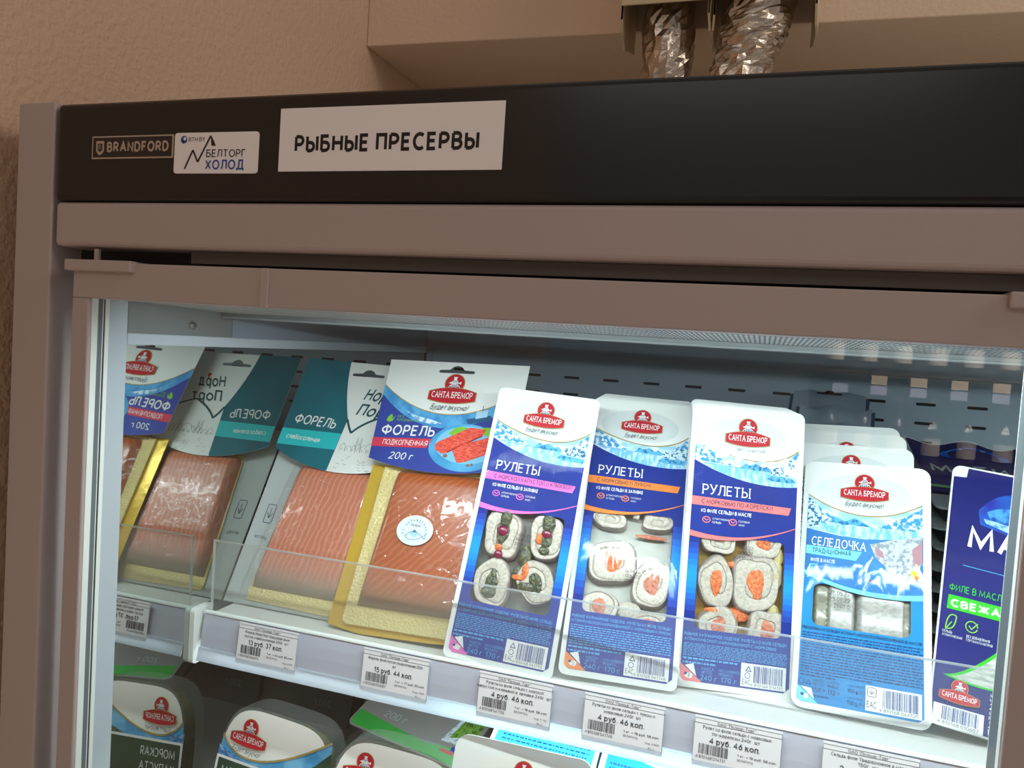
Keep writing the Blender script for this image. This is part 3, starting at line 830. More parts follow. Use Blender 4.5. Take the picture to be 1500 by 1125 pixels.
# ---- doors
def door(x0, x1, name, hinge_left=True):
    d = MB()
    st = 0.0155
    zt, zb, yo, yi = 0.0418, -1.38, 0.45, 0.476
    zo = 0.0152
    d.box(x0, x1, yo, yi, zo, zt, G_PAINT)
    d.box(x0, x1, yo, yi, zb, zb + 0.05, G_PAINT)
    d.box(x0, x0 + st, yo, 0.4637, zb + 0.05, zo, G_PAINT)
    d.box(x1 - st, x1, yo, 0.4725, zb + 0.05, zo, G_PAINT)
    o = cpart(d, name, bevel=0.0010)
    g = MB(); g.box(x0 + st - 0.001, x1 - st + 0.001, 0.4512, 0.4532, zb + 0.05, zo + 0.001, GLASS); cpart(g, 'glass_pane', o)
    for xa, s, ym, ye in ((x0 + st, 1, 0.4588, 0.4637), (x1 - st, -1, 0.4580, 0.4725)):
        g = MB(); q = sorted((xa - s * 0.0005, xa + s * 0.0006)); g.box(q[0], q[1], 0.4533, ym, zb + 0.05, zo, WLINE)
        cpart(g, 'spacer_strip', o)
        g = MB(); g.box(q[0], q[1], ym, ye - 0.0006, zb + 0.05, zo, DARKG)
        g.box(q[0], q[1], ye - 0.0006, ye + 0.0002, zb + 0.05, zo, WLINE)
        if s > 0:
            g.box(xa - 0.012, xa + 0.0015, 0.4645, 0.4680, zb + 0.05, zo, DARKG); g.box(xa + 0.0015, xa + 0.0020, 0.4645, 0.4680, zb + 0.05, zo, WLINE)
        cpart(g, 'door_gasket', o)
    for ca, cb in ((x0 - 0.0045, x0 + 0.0575), (x1 - 0.0325, x1 + 0.004)):
        g = MB(); g.box(ca, cb, 0.4455, 0.466, 0.0348, 0.0432, G_PAINT)
        h = cpart(g, 'hinge_cap', o, bevel=0.0012)
        g = MB(); g.tube([(ca + 0.022, 0.455, 0.043), (ca + 0.022, 0.455, 0.052)], 0.0024, G_PAINT, 10); cpart(g, 'hinge_pin', h)
    g = MB(); g.box(x0 + 0.166, x0 + 0.1725, 0.4485, 0.4505, 0.0148, 0.0418, G_PAINT); cpart(g, 'cover_joint', o, bevel=0.0008)
    return o


door(-0.4967, 0.1460, 'door')
door(0.1520, 1.132, 'door')

# ---- sign and sticker on the fascia
def sheet(name, label, cat, x0, x1, z0, z1, m, r=0.0, rot=0.0):
    base = ((x0 + x1) / 2, 0.4493, (z0 + z1) / 2)
    t = thing(name, label, cat, Matrix.Translation(base) @ Matrix.Rotation(rot, 4, 'Y'))
    return t, base


t, base = sheet('paper_sign', 'white paper sign reading РЫБНЫЕ ПРЕСЕРВЫ on the black fascia', 'sign', -0.3208, -0.1614, 0.1066, 0.1482, PAPER, rot=0.001)
W, H = 159.2, 41.6
p = MB(); p.box(-W / 2000, W / 2000, -0.0004, 0.0002, -H / 2000, H / 2000, PAPER); p.build('paper_sheet', t)
a = Art(0.0005); a.text('РЫБНЫЕ ПРЕСЕРВЫ', -67.5, 64, -8.5, 11.6, INK, 0, bold=0.028)
a.v = [(q[0], -q[2], q[1]) for q in a.v]; a.build('lettering', t)

t, base = sheet('sticker', 'small white rounded sticker with dark zigzag line, right of the framed name plate', 'sticker', -0.4072, -0.3372, 0.1058, 0.1340, PAPER, rot=radians(0.4))
W, H = 70.0, 28.2
p = MB(); plate(p, rrect(-35, 35, -14.1, 14.1, 2.2), 0.0, 0.0006, PAPER)
p.v = [(q[0], 0.0002 - q[2], q[1]) for q in p.v]; p.build('backing', t)
a = Art(0.0006)
NB = mat('sticker_blue', '#2A4AA0', 0.5); PK = mat('sticker_dark', '#241a22', 0.5)
a.text('БЕЛТОРГ', -7.5, 25, -3.0, 5.3, PK, 0, bold=0.005)
a.text('ХОЛОД', -8, 24, -11.5, 6.8, NB, 0, bold=0.015)
a.text('BTH.BY', -23, -9, 8.0, 2.9, PK, 0)
a.ell(-27, 9.3, 2.7, 2.7, NB, 0, 20); a.ell(-26.2, 9.9, 1.2, 1.2, PAPER, 1, 12); a.ell(-27.6, 8.2, 1.0, 0.8, PK, 1, 10)
a.line([(-25.5, -11), (-19, 2), (-14.5, -6.2), (-4.5, 11.5)], 1.3, PK, 0)
a.poly([(-4.5, 12.5), (-1.6, 8.2), (0.2, 4.6), (-3.6, 5.0)], PK, 0)
a.v = [(q[0], -q[2], q[1]) for q in a.v]; a.build('print', t)

# ================================================================== shelves
ZS = -0.2752


def shelf(name, label, zs, rail=True):
    base = (0.3, 0.85, zs)
    t = thing(name, label, 'shelf', Matrix.Translation(base))
    b = MB(); b.box(-0.488, XR - 0.01, 0.606, YB - 0.002, zs - 0.016, zs, SHELFW); b.build('shelf_board', t, off=base, bevel=0.0012)
    if not rail:
        return t
    # price rail: profile swept along x  (y, z)
    x0, x1 = -0.4905, XR - 0.01
    for prof, nm, mm in (([(0.6085, -0.2712), (0.6055, -0.2718), (0.6050, -0.2732), (0.6085, -0.2735)], 'rail_top_bead', WHITE),
                         ([(0.6080, -0.2735), (0.6060, -0.2735), (0.6040, -0.2835), (0.6025, -0.2935), (0.6015, -0.3045), (0.6035, -0.3045), (0.6062, -0.2835)], 'price_rail', RAILM),
                         ([(0.6020, -0.3045), (0.5990, -0.3050), (0.5975, -0.3125), (0.5960, -0.3165), (0.5968, -0.3172), (0.5990, -0.3160), (0.6000, -0.3060), (0.6020, -0.3052)], 'rail_lip', LIPM)):
        r = MB(); n = len(prof)
        for i in range(n):
            p, q = prof[i], prof[(i + 1) % n]
            r.face([(x0, p[0], p[1]), (x1, p[0], p[1]), (x1, q[0], q[1]), (x0, q[0], q[1])], mm)
        r.face([(x0, *p) for p in prof], mm); r.face([(x1, *p) for p in prof[::-1]], mm)
        r.build(nm, t, off=base, weld=True)
    e = MB(); pr = rrect(596, 622, -322, -268, 5)
    e.face([(-0.4998, p[0] / 1000, p[1] / 1000) for p in pr], WHITE); e.face([(-0.4945, p[0] / 1000, p[1] / 1000) for p in pr[::-1]], WHITE)
    for p, q in zip(pr, pr[1:] + pr[:1]):
        e.face([(-0.4998, p[0] / 1000, p[1] / 1000), (-0.4945, p[0] / 1000, p[1] / 1000), (-0.4945, q[0] / 1000, q[1] / 1000), (-0.4998, q[0] / 1000, q[1] / 1000)], WHITE)
    e.build('end_bracket', t, off=base)
    g = MB()
    zt = -0.2045
    g.box(-0.4868, x1, 0.6100, 0.6125, -0.2735, zt, ACRYL)
    g.build('acrylic_guard', t, off=base)
    g = MB()
    g.box(-0.4870, x1, 0.6098, 0.6127, zt, zt + 0.0010, ACEDGE)
    g.box(-0.4878, -0.4868, 0.6098, 0.6127, -0.2735, zt + 0.0010, ACEDGE)
    g.build('acrylic_rim', t, off=base)
    return t


shelf('shelf', 'upper white shelf with clear acrylic guard and grey price rail', ZS)
ZL = -0.545
shelf('shelf', 'lower white shelf under the standing kelp salad trays', ZL, rail=False)

# ---- price tags
TAGS = [(-0.4480, 'Форель Нора Порт радужная филе', 'кусок слабосоленая 200г  шт', '13 руб. 37 коп.', '1 кг. = 66 руб. 85 коп.', 'Код: 8 923', '4 810168 046673', 1, 'price tag for 13 руб. 37 коп. under the teal trout pack'),
        (-0.3170, 'Форель филе кусок подкопченая 200г', 'шт', '15 руб. 44 коп.', '1 кг. = 77 руб. 20 коп.', 'Код: 922', '4 810168 014087', 2, 'price tag for 15 руб. 44 коп. under the gold-edged smoked trout'),
        (-0.2075, 'Рулеты из филе сельди с морской', 'капустой и клюквой в заливке 240г  шт', '4 руб. 46 коп.', '1 кг. = 18 руб. 58 коп.', 'Код: 17 156', '4 810168 041755', 3, 'price tag for 4 руб. 46 коп. rolls with sea kelp and cranberry'),
        (-0.1170, 'Рулеты из филе сельди с луком и', 'морковью 240г  шт', '4 руб. 46 коп.', '1 кг. = 18 руб. 58 коп.', 'Код: 3 848', '4 810168 041748', 4, 'price tag for 4 руб. 46 коп. rolls with onion and carrot'),
        (-0.0304, 'Рулет из филе сельди с морковью', 'по-корейски 240г  шт', '4 руб. 46 коп.', '1 кг. = 18 руб. 58 коп.', 'Код: 3 864', '4 810168 014131', 5, 'price tag for 4 руб. 46 коп. rolls with Korean style carrot'),
        (0.0615, 'Сельдь филе Традиционное в масле', '150г  шт', '2 руб. 42 коп.', '1 кг. = 16 руб. 13 коп.', 'Код: 3 870', '4 810168 046729', 6, 'price tag for 2 руб. 42 коп. under the pale blue herring pack')]
for x, l1, l2, pr, kg, code, bc, sd, lab in TAGS:
    t = thing('price_tag', lab, 'price tag', pose(83.5, 0, 0, (x + 0.032, 0.5984, -0.3106)), 'price tags on the upper shelf rail')
    p = MB(); p.box(-0.032, 0.032, 0, 0.0372, -0.0002, 0.0002, TAGP); p.build('tag_paper', t)
    a = Art(0.00035)
    a.line([(-32, 35.2), (32, 35.2)], 0.25, INKB, 0); a.line([(-32, 31.8), (32, 31.8)], 0.3, INKB, 0)
    a.line([(-31.8, 0.2), (-31.8, 35.2)], 0.15, INKB, 0); a.line([(31.7, 0.2), (31.7, 35.2)], 0.3, INKB, 0)
    a.text('ОАО "Полоцк-Торг"', -15, 13, 32.4, 2.2, INKB, 1, serif=True)
    k = min(1.0, len(l1) / 33); a.text(l1, -26 * k - 1, 27 * k - 1, 28.0, 2.5, INKB, 1, bold=0.004, serif=True)
    k = len(l2) / 62; a.text(l2, -54 * k - 1, 54 * k - 1, 24.2, 2.5, INKB, 1, bold=0.004, serif=True)
    a.text(pr, -20, 17, 17.8, 4.5, INKB, 1, bold=0.012, serif=True)
    a.barcode(-27.5, -6, 9.2, 16.8, INKB, 1, seed=sd); a.text(bc.replace(' ', "'"), -29.5, -7.5, 5.8, 2.4, INKB, 1)
    a.text(kg, 1, 29, 12.4, 1.9, INKB, 1, bold=0.01)
    a.text('БЕЛАРУСЬ', 1, 12.5, 9.2, 1.7, INKB, 1); a.text(code, 18.5, 29, 7.2, 1.5, INKB, 1); a.text('PLU:', 21, 26, 3.4, 1.6, INKB, 1)
    a.build('print', t)

# ================================================================== herring-roll packs
def tray(mb, w, h, d, m, taper=5, r=6, rim=True, hole=None):
    """flange plus a tapered tub behind it, millimetres"""
    out = rrect(-w / 2, w / 2, 0, h, r)
    i0 = [(x * (1 - 2 * taper / w), h / 2 + (y - h / 2) * (1 - 2 * taper / h)) for x, y in out]
    i1 = [(x * (1 - 3.6 * taper / w), h / 2 + (y - h / 2) * (1 - 3.6 * taper / h)) for x, y in out]
    n = len(out)
    Z = lambda q, z: [(p[0] / 1000, p[1] / 1000, z / 1000) for p in q]
    A, B, C, D = Z(out, 0), Z(out, -1.1), Z(i0, -1.4), Z(i1, -d)
    for P, Q in ((A, B), (B, C), (C, D)):
        for k in range(n):
            mb.face([P[k], Q[k], Q[(k + 1) % n], P[(k + 1) % n]], m)
    mb.face(D[::-1], m)
    return out


def roll(u, v, ra, rb, rot, seed, z=-0.0015, spiral=1.4, fill='carrot'):
    """one rolled herring fillet seen on its cut face; returns body and filling meshes"""
    rnd = random.Random(seed); m = MB(); N = 64; R = 35
    c, s = cos(rot), sin(rot)
    ph = rnd.uniform(0, 6.28)
    wob = [rnd.uniform(-0.05, 0.05) for _ in range(4)]
    def P(t, r):
        a = 2 * pi * t
        w = 1 + sum(wob[k] * sin((k + 2) * a + k) for k in range(4))
        sq = (abs(cos(a)) ** 2.6 + abs(sin(a)) ** 2.6) ** (-1 / 2.6)
        x, y = ra * r * w * sq * cos(a), rb * r * w * sq * sin(a)
        return (u + x * c - y * s) / 1000, (v + x * s + y * c) / 1000
    def H(t, r):
        a = 2 * pi * t
        g_ = (r * 1.9 - t + ph) % 1.0
        h = (-1.1 if g_ < 0.07 else 0.5 * sin(pi * g_)) * (1 if 0.3 < r < 0.9 else 0)
        h += 0.35 * sin(38 * a) * (0.3 < r < 0.95)
        if r > 0.9:
            h -= ((r - 0.9) / 0.1) ** 2 * 9
        if r < 0.3:
            h -= 1.5
        return z + h / 1000
    rs = [0.02, 0.15, 0.25] + [0.30 + 0.0222 * q for q in range(28)] + [0.92, 0.945, 0.965, 0.985, 1.0]
    def fn(t, j):
        r = rs[int(round(j * R))]
        x, y = P(t, r)
        return x, y, H(t, r) if r < 1 else z - 0.013
    m.grid(fn, N, R, lambda t, j: SKIN if rs[int(round(j * R))] > 0.87 or (0.34 < rs[int(round(j * R))] and (rs[int(round(j * R))] * 1.9 - t + ph) % 1.0 < 0.07) else FLESH, closed=True)
    f = None
    if fill:
        f = MB(); fm = {'carrot': CARROT, 'pale': CARROTP, 'kelp': KELP}[fill]
        fa, fb = rnd.uniform(0.36, 0.44), rnd.uniform(0.52, 0.64)
        def fl(t, j):
            a = 2 * pi * t; q = j
            w = 1 + 0.12 * sin(3 * a + ph) + rnd.uniform(-0.06, 0.06)
            x, y = ra * fa * q * w * cos(a), rb * fb * q * w * sin(a)
            return (u + x * c - y * s) / 1000, (v + x * s + y * c) / 1000, z + (1.5 * (1 - q ** 3) - 0.2 + rnd.uniform(0, 0.7) - (2.2 if q > 0.99 else 0)) / 1000
        f.grid(fl, 22, 5, fm, closed=True)
    return m, f


def lake_scene(a, xl, xr, g, k, L, house=True):
    """printed fjord: g = gold curve points, k = lake lower curve points (both left to right)"""
    a.poly(g + k[::-1], P_SKY, L)
    gl, gm, gr = g[0], g[len(g) // 2], g[-1]
    w = xr - xl
    hy = gm[1] - 7                                   # waterline
    a.poly([(xl, gl[1] - 1), (xl + 0.16 * w, gl[1] - 7), (xl + 0.30 * w, gl[1] - 15), (xl + 0.40 * w, hy + 0.5), (xl + 0.06 * w, hy + 3), (xl, k[0][1] + 0.5)], P_ICE, L + 1)
    a.poly([(xl + 0.44 * w, hy - 0.5), (xl + 0.5 * w, hy + 4.5), (xl + 0.54 * w, hy + 3), (xl + 0.60 * w, hy + 5.2), (xl + 0.66 * w, hy + 2), (xl + 0.70 * w, hy + 3.4), (xl + 0.77 * w, hy - 1)], P_ICE2, L + 1)
    a.poly([(xl + 0.76 * w, hy - 1), (xl + 0.84 * w, hy + 4), (xr, gr[1] - 1), (xr, hy - 3)], P_ICE, L + 1)
    lake = [(xl + 0.10 * w, hy + 1.2), (xl + 0.5 * w, hy - 0.6), (xr, hy - 2)]
    lower = [q for q in k if q[0] > xl + 0.16 * w]
    a.poly(lake + lower[::-1], P_LAKE, L + 2)
    a.line([(xl + 0.08 * w, hy + 1.4), (xl + 0.5 * w, hy - 0.5), (xr, hy - 2)], 0.5, P_ICE2, L + 3)
    if house:
        a.poly([(xl + 0.74 * w, hy - 3.5), (xl + 0.74 * w, hy + 1.5), (xl + 0.78 * w, hy + 3.5), (xl + 0.84 * w, hy + 3), (xl + 0.9 * w, hy + 7), (xr - 0.02 * w, hy + 8), (xr, hy - 4)], P_HOUSE, L + 4)
        a.poly([(xl + 0.7 * w, hy - 7), (xl + 0.74 * w, hy - 4), (xr - 1, hy - 5), (xr - 2, hy - 9), (xl + 0.76 * w, hy - 9)], P_ICE2, L + 4)


def rolls_pack(label, M, H, accent, sub, line3, date, dpos, bc, brine, fillkind, rolls, extra, top2='', clearslot=True):
    W = 97.5
    t = thing('herring_roll_pack', label, 'food pack', M, 'herring roll packs on the upper shelf')
    tr = MB(); tray(tr, W, H, 19, TRAYW)
    tr.build('tray', t, smooth=False)
    dy = H - 249
    win = rrect(-35.5, 36, 50 + dy * 0.3, 135 + dy, 5)
    wb, wt = 50 + dy * 0.3, 135 + dy
    a = Art(0.0002)
    a.poly(rrect(-W / 2, W / 2, 0, H, 6), P_WHITE, 0, [win])
    goldl = curve((-44.5, 216 + dy), (8, 202.5 + dy), (44.5, 215 + dy))
    lake = curve((-44.5, 199 + dy), (0, 184 + dy), (44.5, 183.5 + dy))
    # pressed oval behind the mark
    a.ell(-2, 222 + dy, 37, 17, mat('print_pale_grey', '#DFE6E4', 0.35), 1)
    a.poly(goldl + [(46, 240 + dy), (-46, 240 + dy)], P_WHITE, 0) if False else None
    a.poly([(-44.5, 6 + 4), (-40.5, 5), (40, 5), (44.5, 9)] + [(44.5, 183.5 + dy)] + lake[::-1], P_NAVY, 1, [win])
    for x0, x1 in ((-44.5, -36), (36.5, 44.5)):          # paler blue side bars beside the window
        for q in range(12):
            k = sin(pi * (q + 0.5) / 12) ** 1.3
            c = [round(u0 + (u1 - u0) * k) for u0, u1 in zip((0x1F, 0x3C, 0xA8), (0x11, 0x98, 0xF2))]
            ya, yb_ = wb + 14 + (wt - 8 - wb - 14) * q / 12, wb + 14 + (wt - 8 - wb - 14) * (q + 1) / 12
            a.poly([(x0, ya), (x1, ya), (x1, yb_), (x0, yb_)], mat('print_blue_fade_%d' % min(q, 11 - q), '#%02X%02X%02X' % tuple(c), 0.3), 2)
    lake_scene(a, -44.5, 44.5, goldl, lake, 2)
    a.line(goldl, 1.0, P_GOLD, 8)
    a.logo(0, 231.5 + dy, 38, 8)
    a.text('РУЛЕТЫ', -36, 5, 169.5 + dy, 8.6, P_WHITE, 4, serif=True)
    a.poly([(-44.5, 159.5 + dy), (38, 158.5 + dy), (40, 165 + dy), (-44.5, 167 + dy)], accent, 4)
    a.text(sub, -36, -36 + min(73, 2.75 * len(sub)), 161 + dy, 3.9, P_INKN, 5, bold=0.008)
    a.text(line3, -36, 7, 153.5 + dy, 3.2, P_WHITE, 4, bold=0.02)
    for x, nm in ((-31, ('АТЛАНТИЧЕСКАЯ', 'СЕЛЬДЬ')), (-8.5, ('ГОТОВАЯ', 'ЗАКУСКА'))):
        a.ell(x, 147.5 + dy, 3.6, 2.9, accent, 4, 16); a.ell(x, 147.5 + dy, 2.8, 2.1, P_NAVY, 5, 16)
        a.line([(x - 1.8, 148.4 + dy), (x, 146.8 + dy), (x + 1.8, 148.2 + dy)], 0.8, accent, 6)
        k = 14 if x < -20 else 9
        a.text(nm[0], x + 5, x + 5 + k, 148 + dy, 1.7, P_WHITE, 4); a.text(nm[1], x + 5, x + 5 + k * 0.55, 145 + dy, 1.7, P_WHITE, 4)
    sw = curve((-44.5, 137.5 + dy), (0, 135.5 + dy), (44.5, 148.5 + dy))
    sw2 = curve((-44.5, 132.5 + dy), (0, 133.2 + dy), (44.5, 147.8 + dy))
    a.poly(sw2 + sw[::-1], accent, 6)
    over = [q for q in sw2 if -44.5 <= q[0] <= 44.5]
    a.poly([(-35.8, 134.5 + dy)] + [q for q in sw2 if -35 < q[0] < 35] + [(36, 143 + dy), (36, 135.5 + dy), (30, 135.2 + dy)], P_NAVY, 3) if False else None
    b0 = 46.5 + dy * 0.3
    a.text('РЫБНОЕ КУЛИНАРНОЕ ИЗДЕЛИЕ. РУЛЕТЫ ИЗ ФИЛЕ СЕЛЬДИ', -43, 41, b0 - 2.5, 2.6, P_TEXTB, 4, bold=0.012)
    a.text(top2, -43, -43 + min(84, 2.05 * len(top2)), b0 - 6.5, 2.6, P_TEXTB, 4, bold=0.012)
    a.micro(-43, 42, 25, b0 - 8, 9, P_TEXTB, 4, seed=len(sub)); a.micro(-43, 2, 18.5, 25, 2, P_TEXTB, 4, seed=5)
    a.text('МАССА', -27, -17, 15.2, 2.4, P_TEXTB, 4); a.text('НЕТТО:', -27, -18, 12.2, 2.4, P_TEXTB, 4)
    a.text('МАССА ОСНОВНОГО', -13, 4, 15.2, 2.2, P_TEXTB, 4); a.text('ПРОДУКТА:', -13, -1, 12.2, 2.2, P_TEXTB, 4)
    a.text('240 г', -28, -14, 7.0, 4.4, P_TEXTB, 4); a.text('170 г', -11, 2, 7.0, 4.2, P_TEXTB, 4)
    a.poly([(-44.5, 19), (-42, 17), (-26, 5.2), (-40.5, 5), (-43.5, 7), (-44.5, 9)], accent, 4)
    a.poly([(-41, 17.5), (-34, 19.5), (-31, 9.5)], P_WHITE, 5)
    a.ell(-38.5, 9.8, 2.2, 2.0, P_WHITE, 5, 12); a.poly([(-38, 12), (-34, 11), (-35, 7.4), (-38, 7.6)], P_WHITE, 5); a.ell(-40, 11, 1.3, 1.1, P_LOGOB, 6, 10)
    a.rect(5, 41.5, 6.5, 25, P_WHITE, 4)
    a.barcode(15.5, 39, 10.2, 23.5, P_LOGOB, 5, seed=len(sub) + 2, digits=bc, dcap=2.3, ink=INK)
    a.poly([(8.5, 18.6), (13.8, 18.6), (11.1, 23.4)], P_LOGOB, 5); a.poly([(9.6, 19.3), (12.7, 19.3), (11.1, 22.1)], P_WHITE, 6)
    a.ell(10.5, 15.4, 2.4, 2.4, P_LOGOB, 5, 16); a.ell(10.5, 15.4, 1.9, 1.9, P_WHITE, 6, 16)
    a.text('EAC', 6.3, 13.0, 8.2, 4.2, INK, 5)
    a.build('printed_lid', t)
    # contents
    q = MB(); q.box(-0.040, 0.040, wb / 1000 - 0.004, (wt + 12) / 1000, -0.0135, -0.012, brine); q.build('brine', t)
    for i, (u, v, ra, rb, rot, fk) in enumerate(rolls):
        m, f = roll(u, v + dy * (0.3 + 0.7 * (v - 50) / 85), ra, rb, rot, i + len(sub), fill=fk)
        o = m.build('herring_roll', t, smooth=True)
        if f:
            f.build('filling', o, smooth=False)
    extra(t, dy)
    # film, with the printed date on it
    f = MB()
    def fn(i, j):
        x = (-W / 2 + 2 + (W - 4) * i); y = 2 + (H - 4) * j
        e = min(x + W / 2 - 2, W / 2 - 2 - x, y - 2, H - 2 - y)
        return x / 1000, y / 1000, 0.0020 + 0.0016 * min(1, e / 9)
    f.grid(fn, 16, 36, FILM5 if accent is P_PINK else FILM2); f.build('clear_film', t, smooth=True)
    d = Art(0.0042); x, y = dpos
    for k, s in enumerate(date):
        d.text(s, x, x + (13 if len(s) > 6 else 8), y - 4.2 * k, 2.7, INK, 0)
    d.build('date_print', t)
    return t


def blob(t, name, m, pts, seed=1):
    """small loose pieces of the filling, each its own part"""
    rnd = random.Random(seed)
    for (u, v, ra, rb, z) in pts:
        b = MB()
        def fn(a, j):
            th = 2 * pi * a; ph_ = pi / 2 * j
            k = 1 + rnd.uniform(-0.12, 0.12) * (name != 'cranberry')
            return (u + ra * k * cos(th) * cos(ph_)) / 1000, (v + rb * k * sin(th) * cos(ph_)) / 1000, z + min(ra, rb) * 0.55 * sin(ph_) / 1000
        b.grid(fn, 14, 6, m, closed=True)
        b.build(name, t, smooth=(name == 'cranberry'))


def extra1(t, dy):
    blob(t, 'kelp_piece', KELP, [(6, 96 + dy, 6, 11, -0.004), (3, 80 + dy * .5, 6, 9, -0.005), (13, 70, 9, 5, -0.002), (22, 128 + dy, 6, 9, -0.001), (-17, 127 + dy, 5, 9, -0.001), (22, 104 + dy, 5, 4, -0.001), (-20, 60, 7, 5, -0.0015)])
    blob(t, 'carrot_shred', CARROT, [(9, 84 + dy * .5, 3, 7, -0.001), (-19, 100 + dy, 3.5, 3, -0.0005), (16, 114 + dy, 3, 5, -0.0005), (4, 77, 6, 2.4, -0.001)], 3)
    blob(t, 'cranberry', BERRY, [(-18, 115 + dy, 5, 5, -0.0008), (22, 119 + dy, 4.4, 4.4, -0.0008), (-18, 94 + dy, 4, 4, -0.0008)])


def extra2(t, dy):
    blob(t, 'onion_piece', FLESH, [(4, 60, 10, 8, -0.006), (3, 138 + dy, 4, 8, -0.004)], 2)
    blob(t, 'carrot_shred', CARROTP, [(18, 116 + dy, 14, 2, -0.006)], 6)


def extra3(t, dy):
    blob(t, 'carrot_shred', CARROT, [(-20, 64, 8, 2.2, -0.002), (-31, 86, 2.5, 4, -0.004), (-4, 112 + dy, 6, 3, -0.005), (1, 62, 10, 6, -0.008)], 3)
    blob(t, 'onion_piece', mat('onion', '#C2B67A', 0.3, coat=0.4), [(31, 108 + dy, 5, 14, -0.004), (32, 122 + dy, 4, 8, -0.004), (30, 66, 5, 9, -0.005)], 8)


pack1 = rolls_pack('herring roll pack with pink band, kelp and cranberry filling', pose(68.73, 4.81, -3.26, (-0.1974, 0.6132, -0.2738)), 248.6, P_PINK,
                   'С МОРСКОЙ КАПУСТОЙ И КЛЮКВОЙ', 'ИЗ ФИЛЕ СЕЛЬДИ В ЗАЛИВКЕ', ('16.06.22', '14.10.22', '2003 D'), (-4, 112), '4 810168 041755', BRINE, 'kelp',
                   [(-18, 113, 18, 23, 0.0, 'kelp'), (22, 116, 16, 21, 0.1, 'kelp'), (-19, 69, 17, 22, 0.0, 'kelp'), (20, 76, 17, 20, 0.5, 'kelp')], extra1,
                   'АТЛАНТИЧЕСКОЙ МАРИНОВАННОЙ С МОРСКОЙ КАПУСТОЙ')
pack2 = rolls_pack('herring roll pack with orange band, carrot and onion filling', pose(59.17, 8.82, -1.66, (-0.0962, 0.6242, -0.2707)), 261.0, P_ORANGE,
                   'С МОРКОВЬЮ И ЛУКОМ', 'ИЗ ФИЛЕ СЕЛЬДИ В ЗАЛИВКЕ', ('14.06.22', '12.10.22', '2995'), (-2, 91), '4 810168 041748', BRINE_W, 'carrot',
                   [(-14, 93, 23, 20, 0.2, 'carrot'), (22, 79, 17, 22, -0.2, 'pale'), (-21, 55, 17, 15, 0.2, 'pale'), (22, 47, 17, 11, 0.2, 'pale'), (-20, 128, 16, 9, 0, None), (23, 130, 15, 8, 0, None)], extra2,
                   'АТЛАНТИЧЕСКОЙ МАРИНОВАННОЙ С МОРКОВЬЮ И ЛУКОМ')
pack3 = rolls_pack('herring roll pack with salmon pink band and Korean carrot filling', pose(74.92, 13.14, -1.9, (-0.0043, 0.6570, -0.2745)), 240.5, P_SALMON,
                   'С МОРКОВЬЮ ПО-КОРЕЙСКИ', 'ИЗ ФИЛЕ СЕЛЬДИ В МАСЛЕ', ('10.06.22', '08.10.22', '2830     D'), (-4, 117), '4 810168 014131', BRINE_O, 'carrot',
                   [(-19, 93, 15.5, 22, 0.0, 'carrot'), (14, 96, 21, 25, 0.1, 'carrot'), (-15, 54, 17, 17, 0, 'pale'), (25, 56, 17, 17, 0, 'pale'), (-19, 131, 16, 12, 0, None), (19, 134, 17, 15, 0, 'carrot')], extra3,
                   'АТЛАНТИЧЕСКОЙ МАРИНОВАННОЙ С МОРКОВЬЮ')
for src, (ti, ya, ro, o), n, nm, gap in ((pack2, (59.17, 8.82, -1.66, (-0.0962, 0.6242, -0.2707)), 3, 'orange', 0.0275), (pack3, (74.92, 13.14, -1.9, (-0.0043, 0.6570, -0.2745)), 3, 'salmon pink', 0.0255)):
    for k in range(1, n + 1):
        words = ('directly', 'second', 'third')[k - 1]
        copy_thing(src, pose(ti, ya, ro, (o[0] - 0.003 * k, o[1] + gap * k, o[2])),
                   'spare white roll pack standing %s behind the %s banded pack' % (words, nm), skip=('herring_roll', 'brine', 'kelp_piece', 'carrot_shred', 'onion_piece', 'cranberry', 'date_print', 'clear_film'))

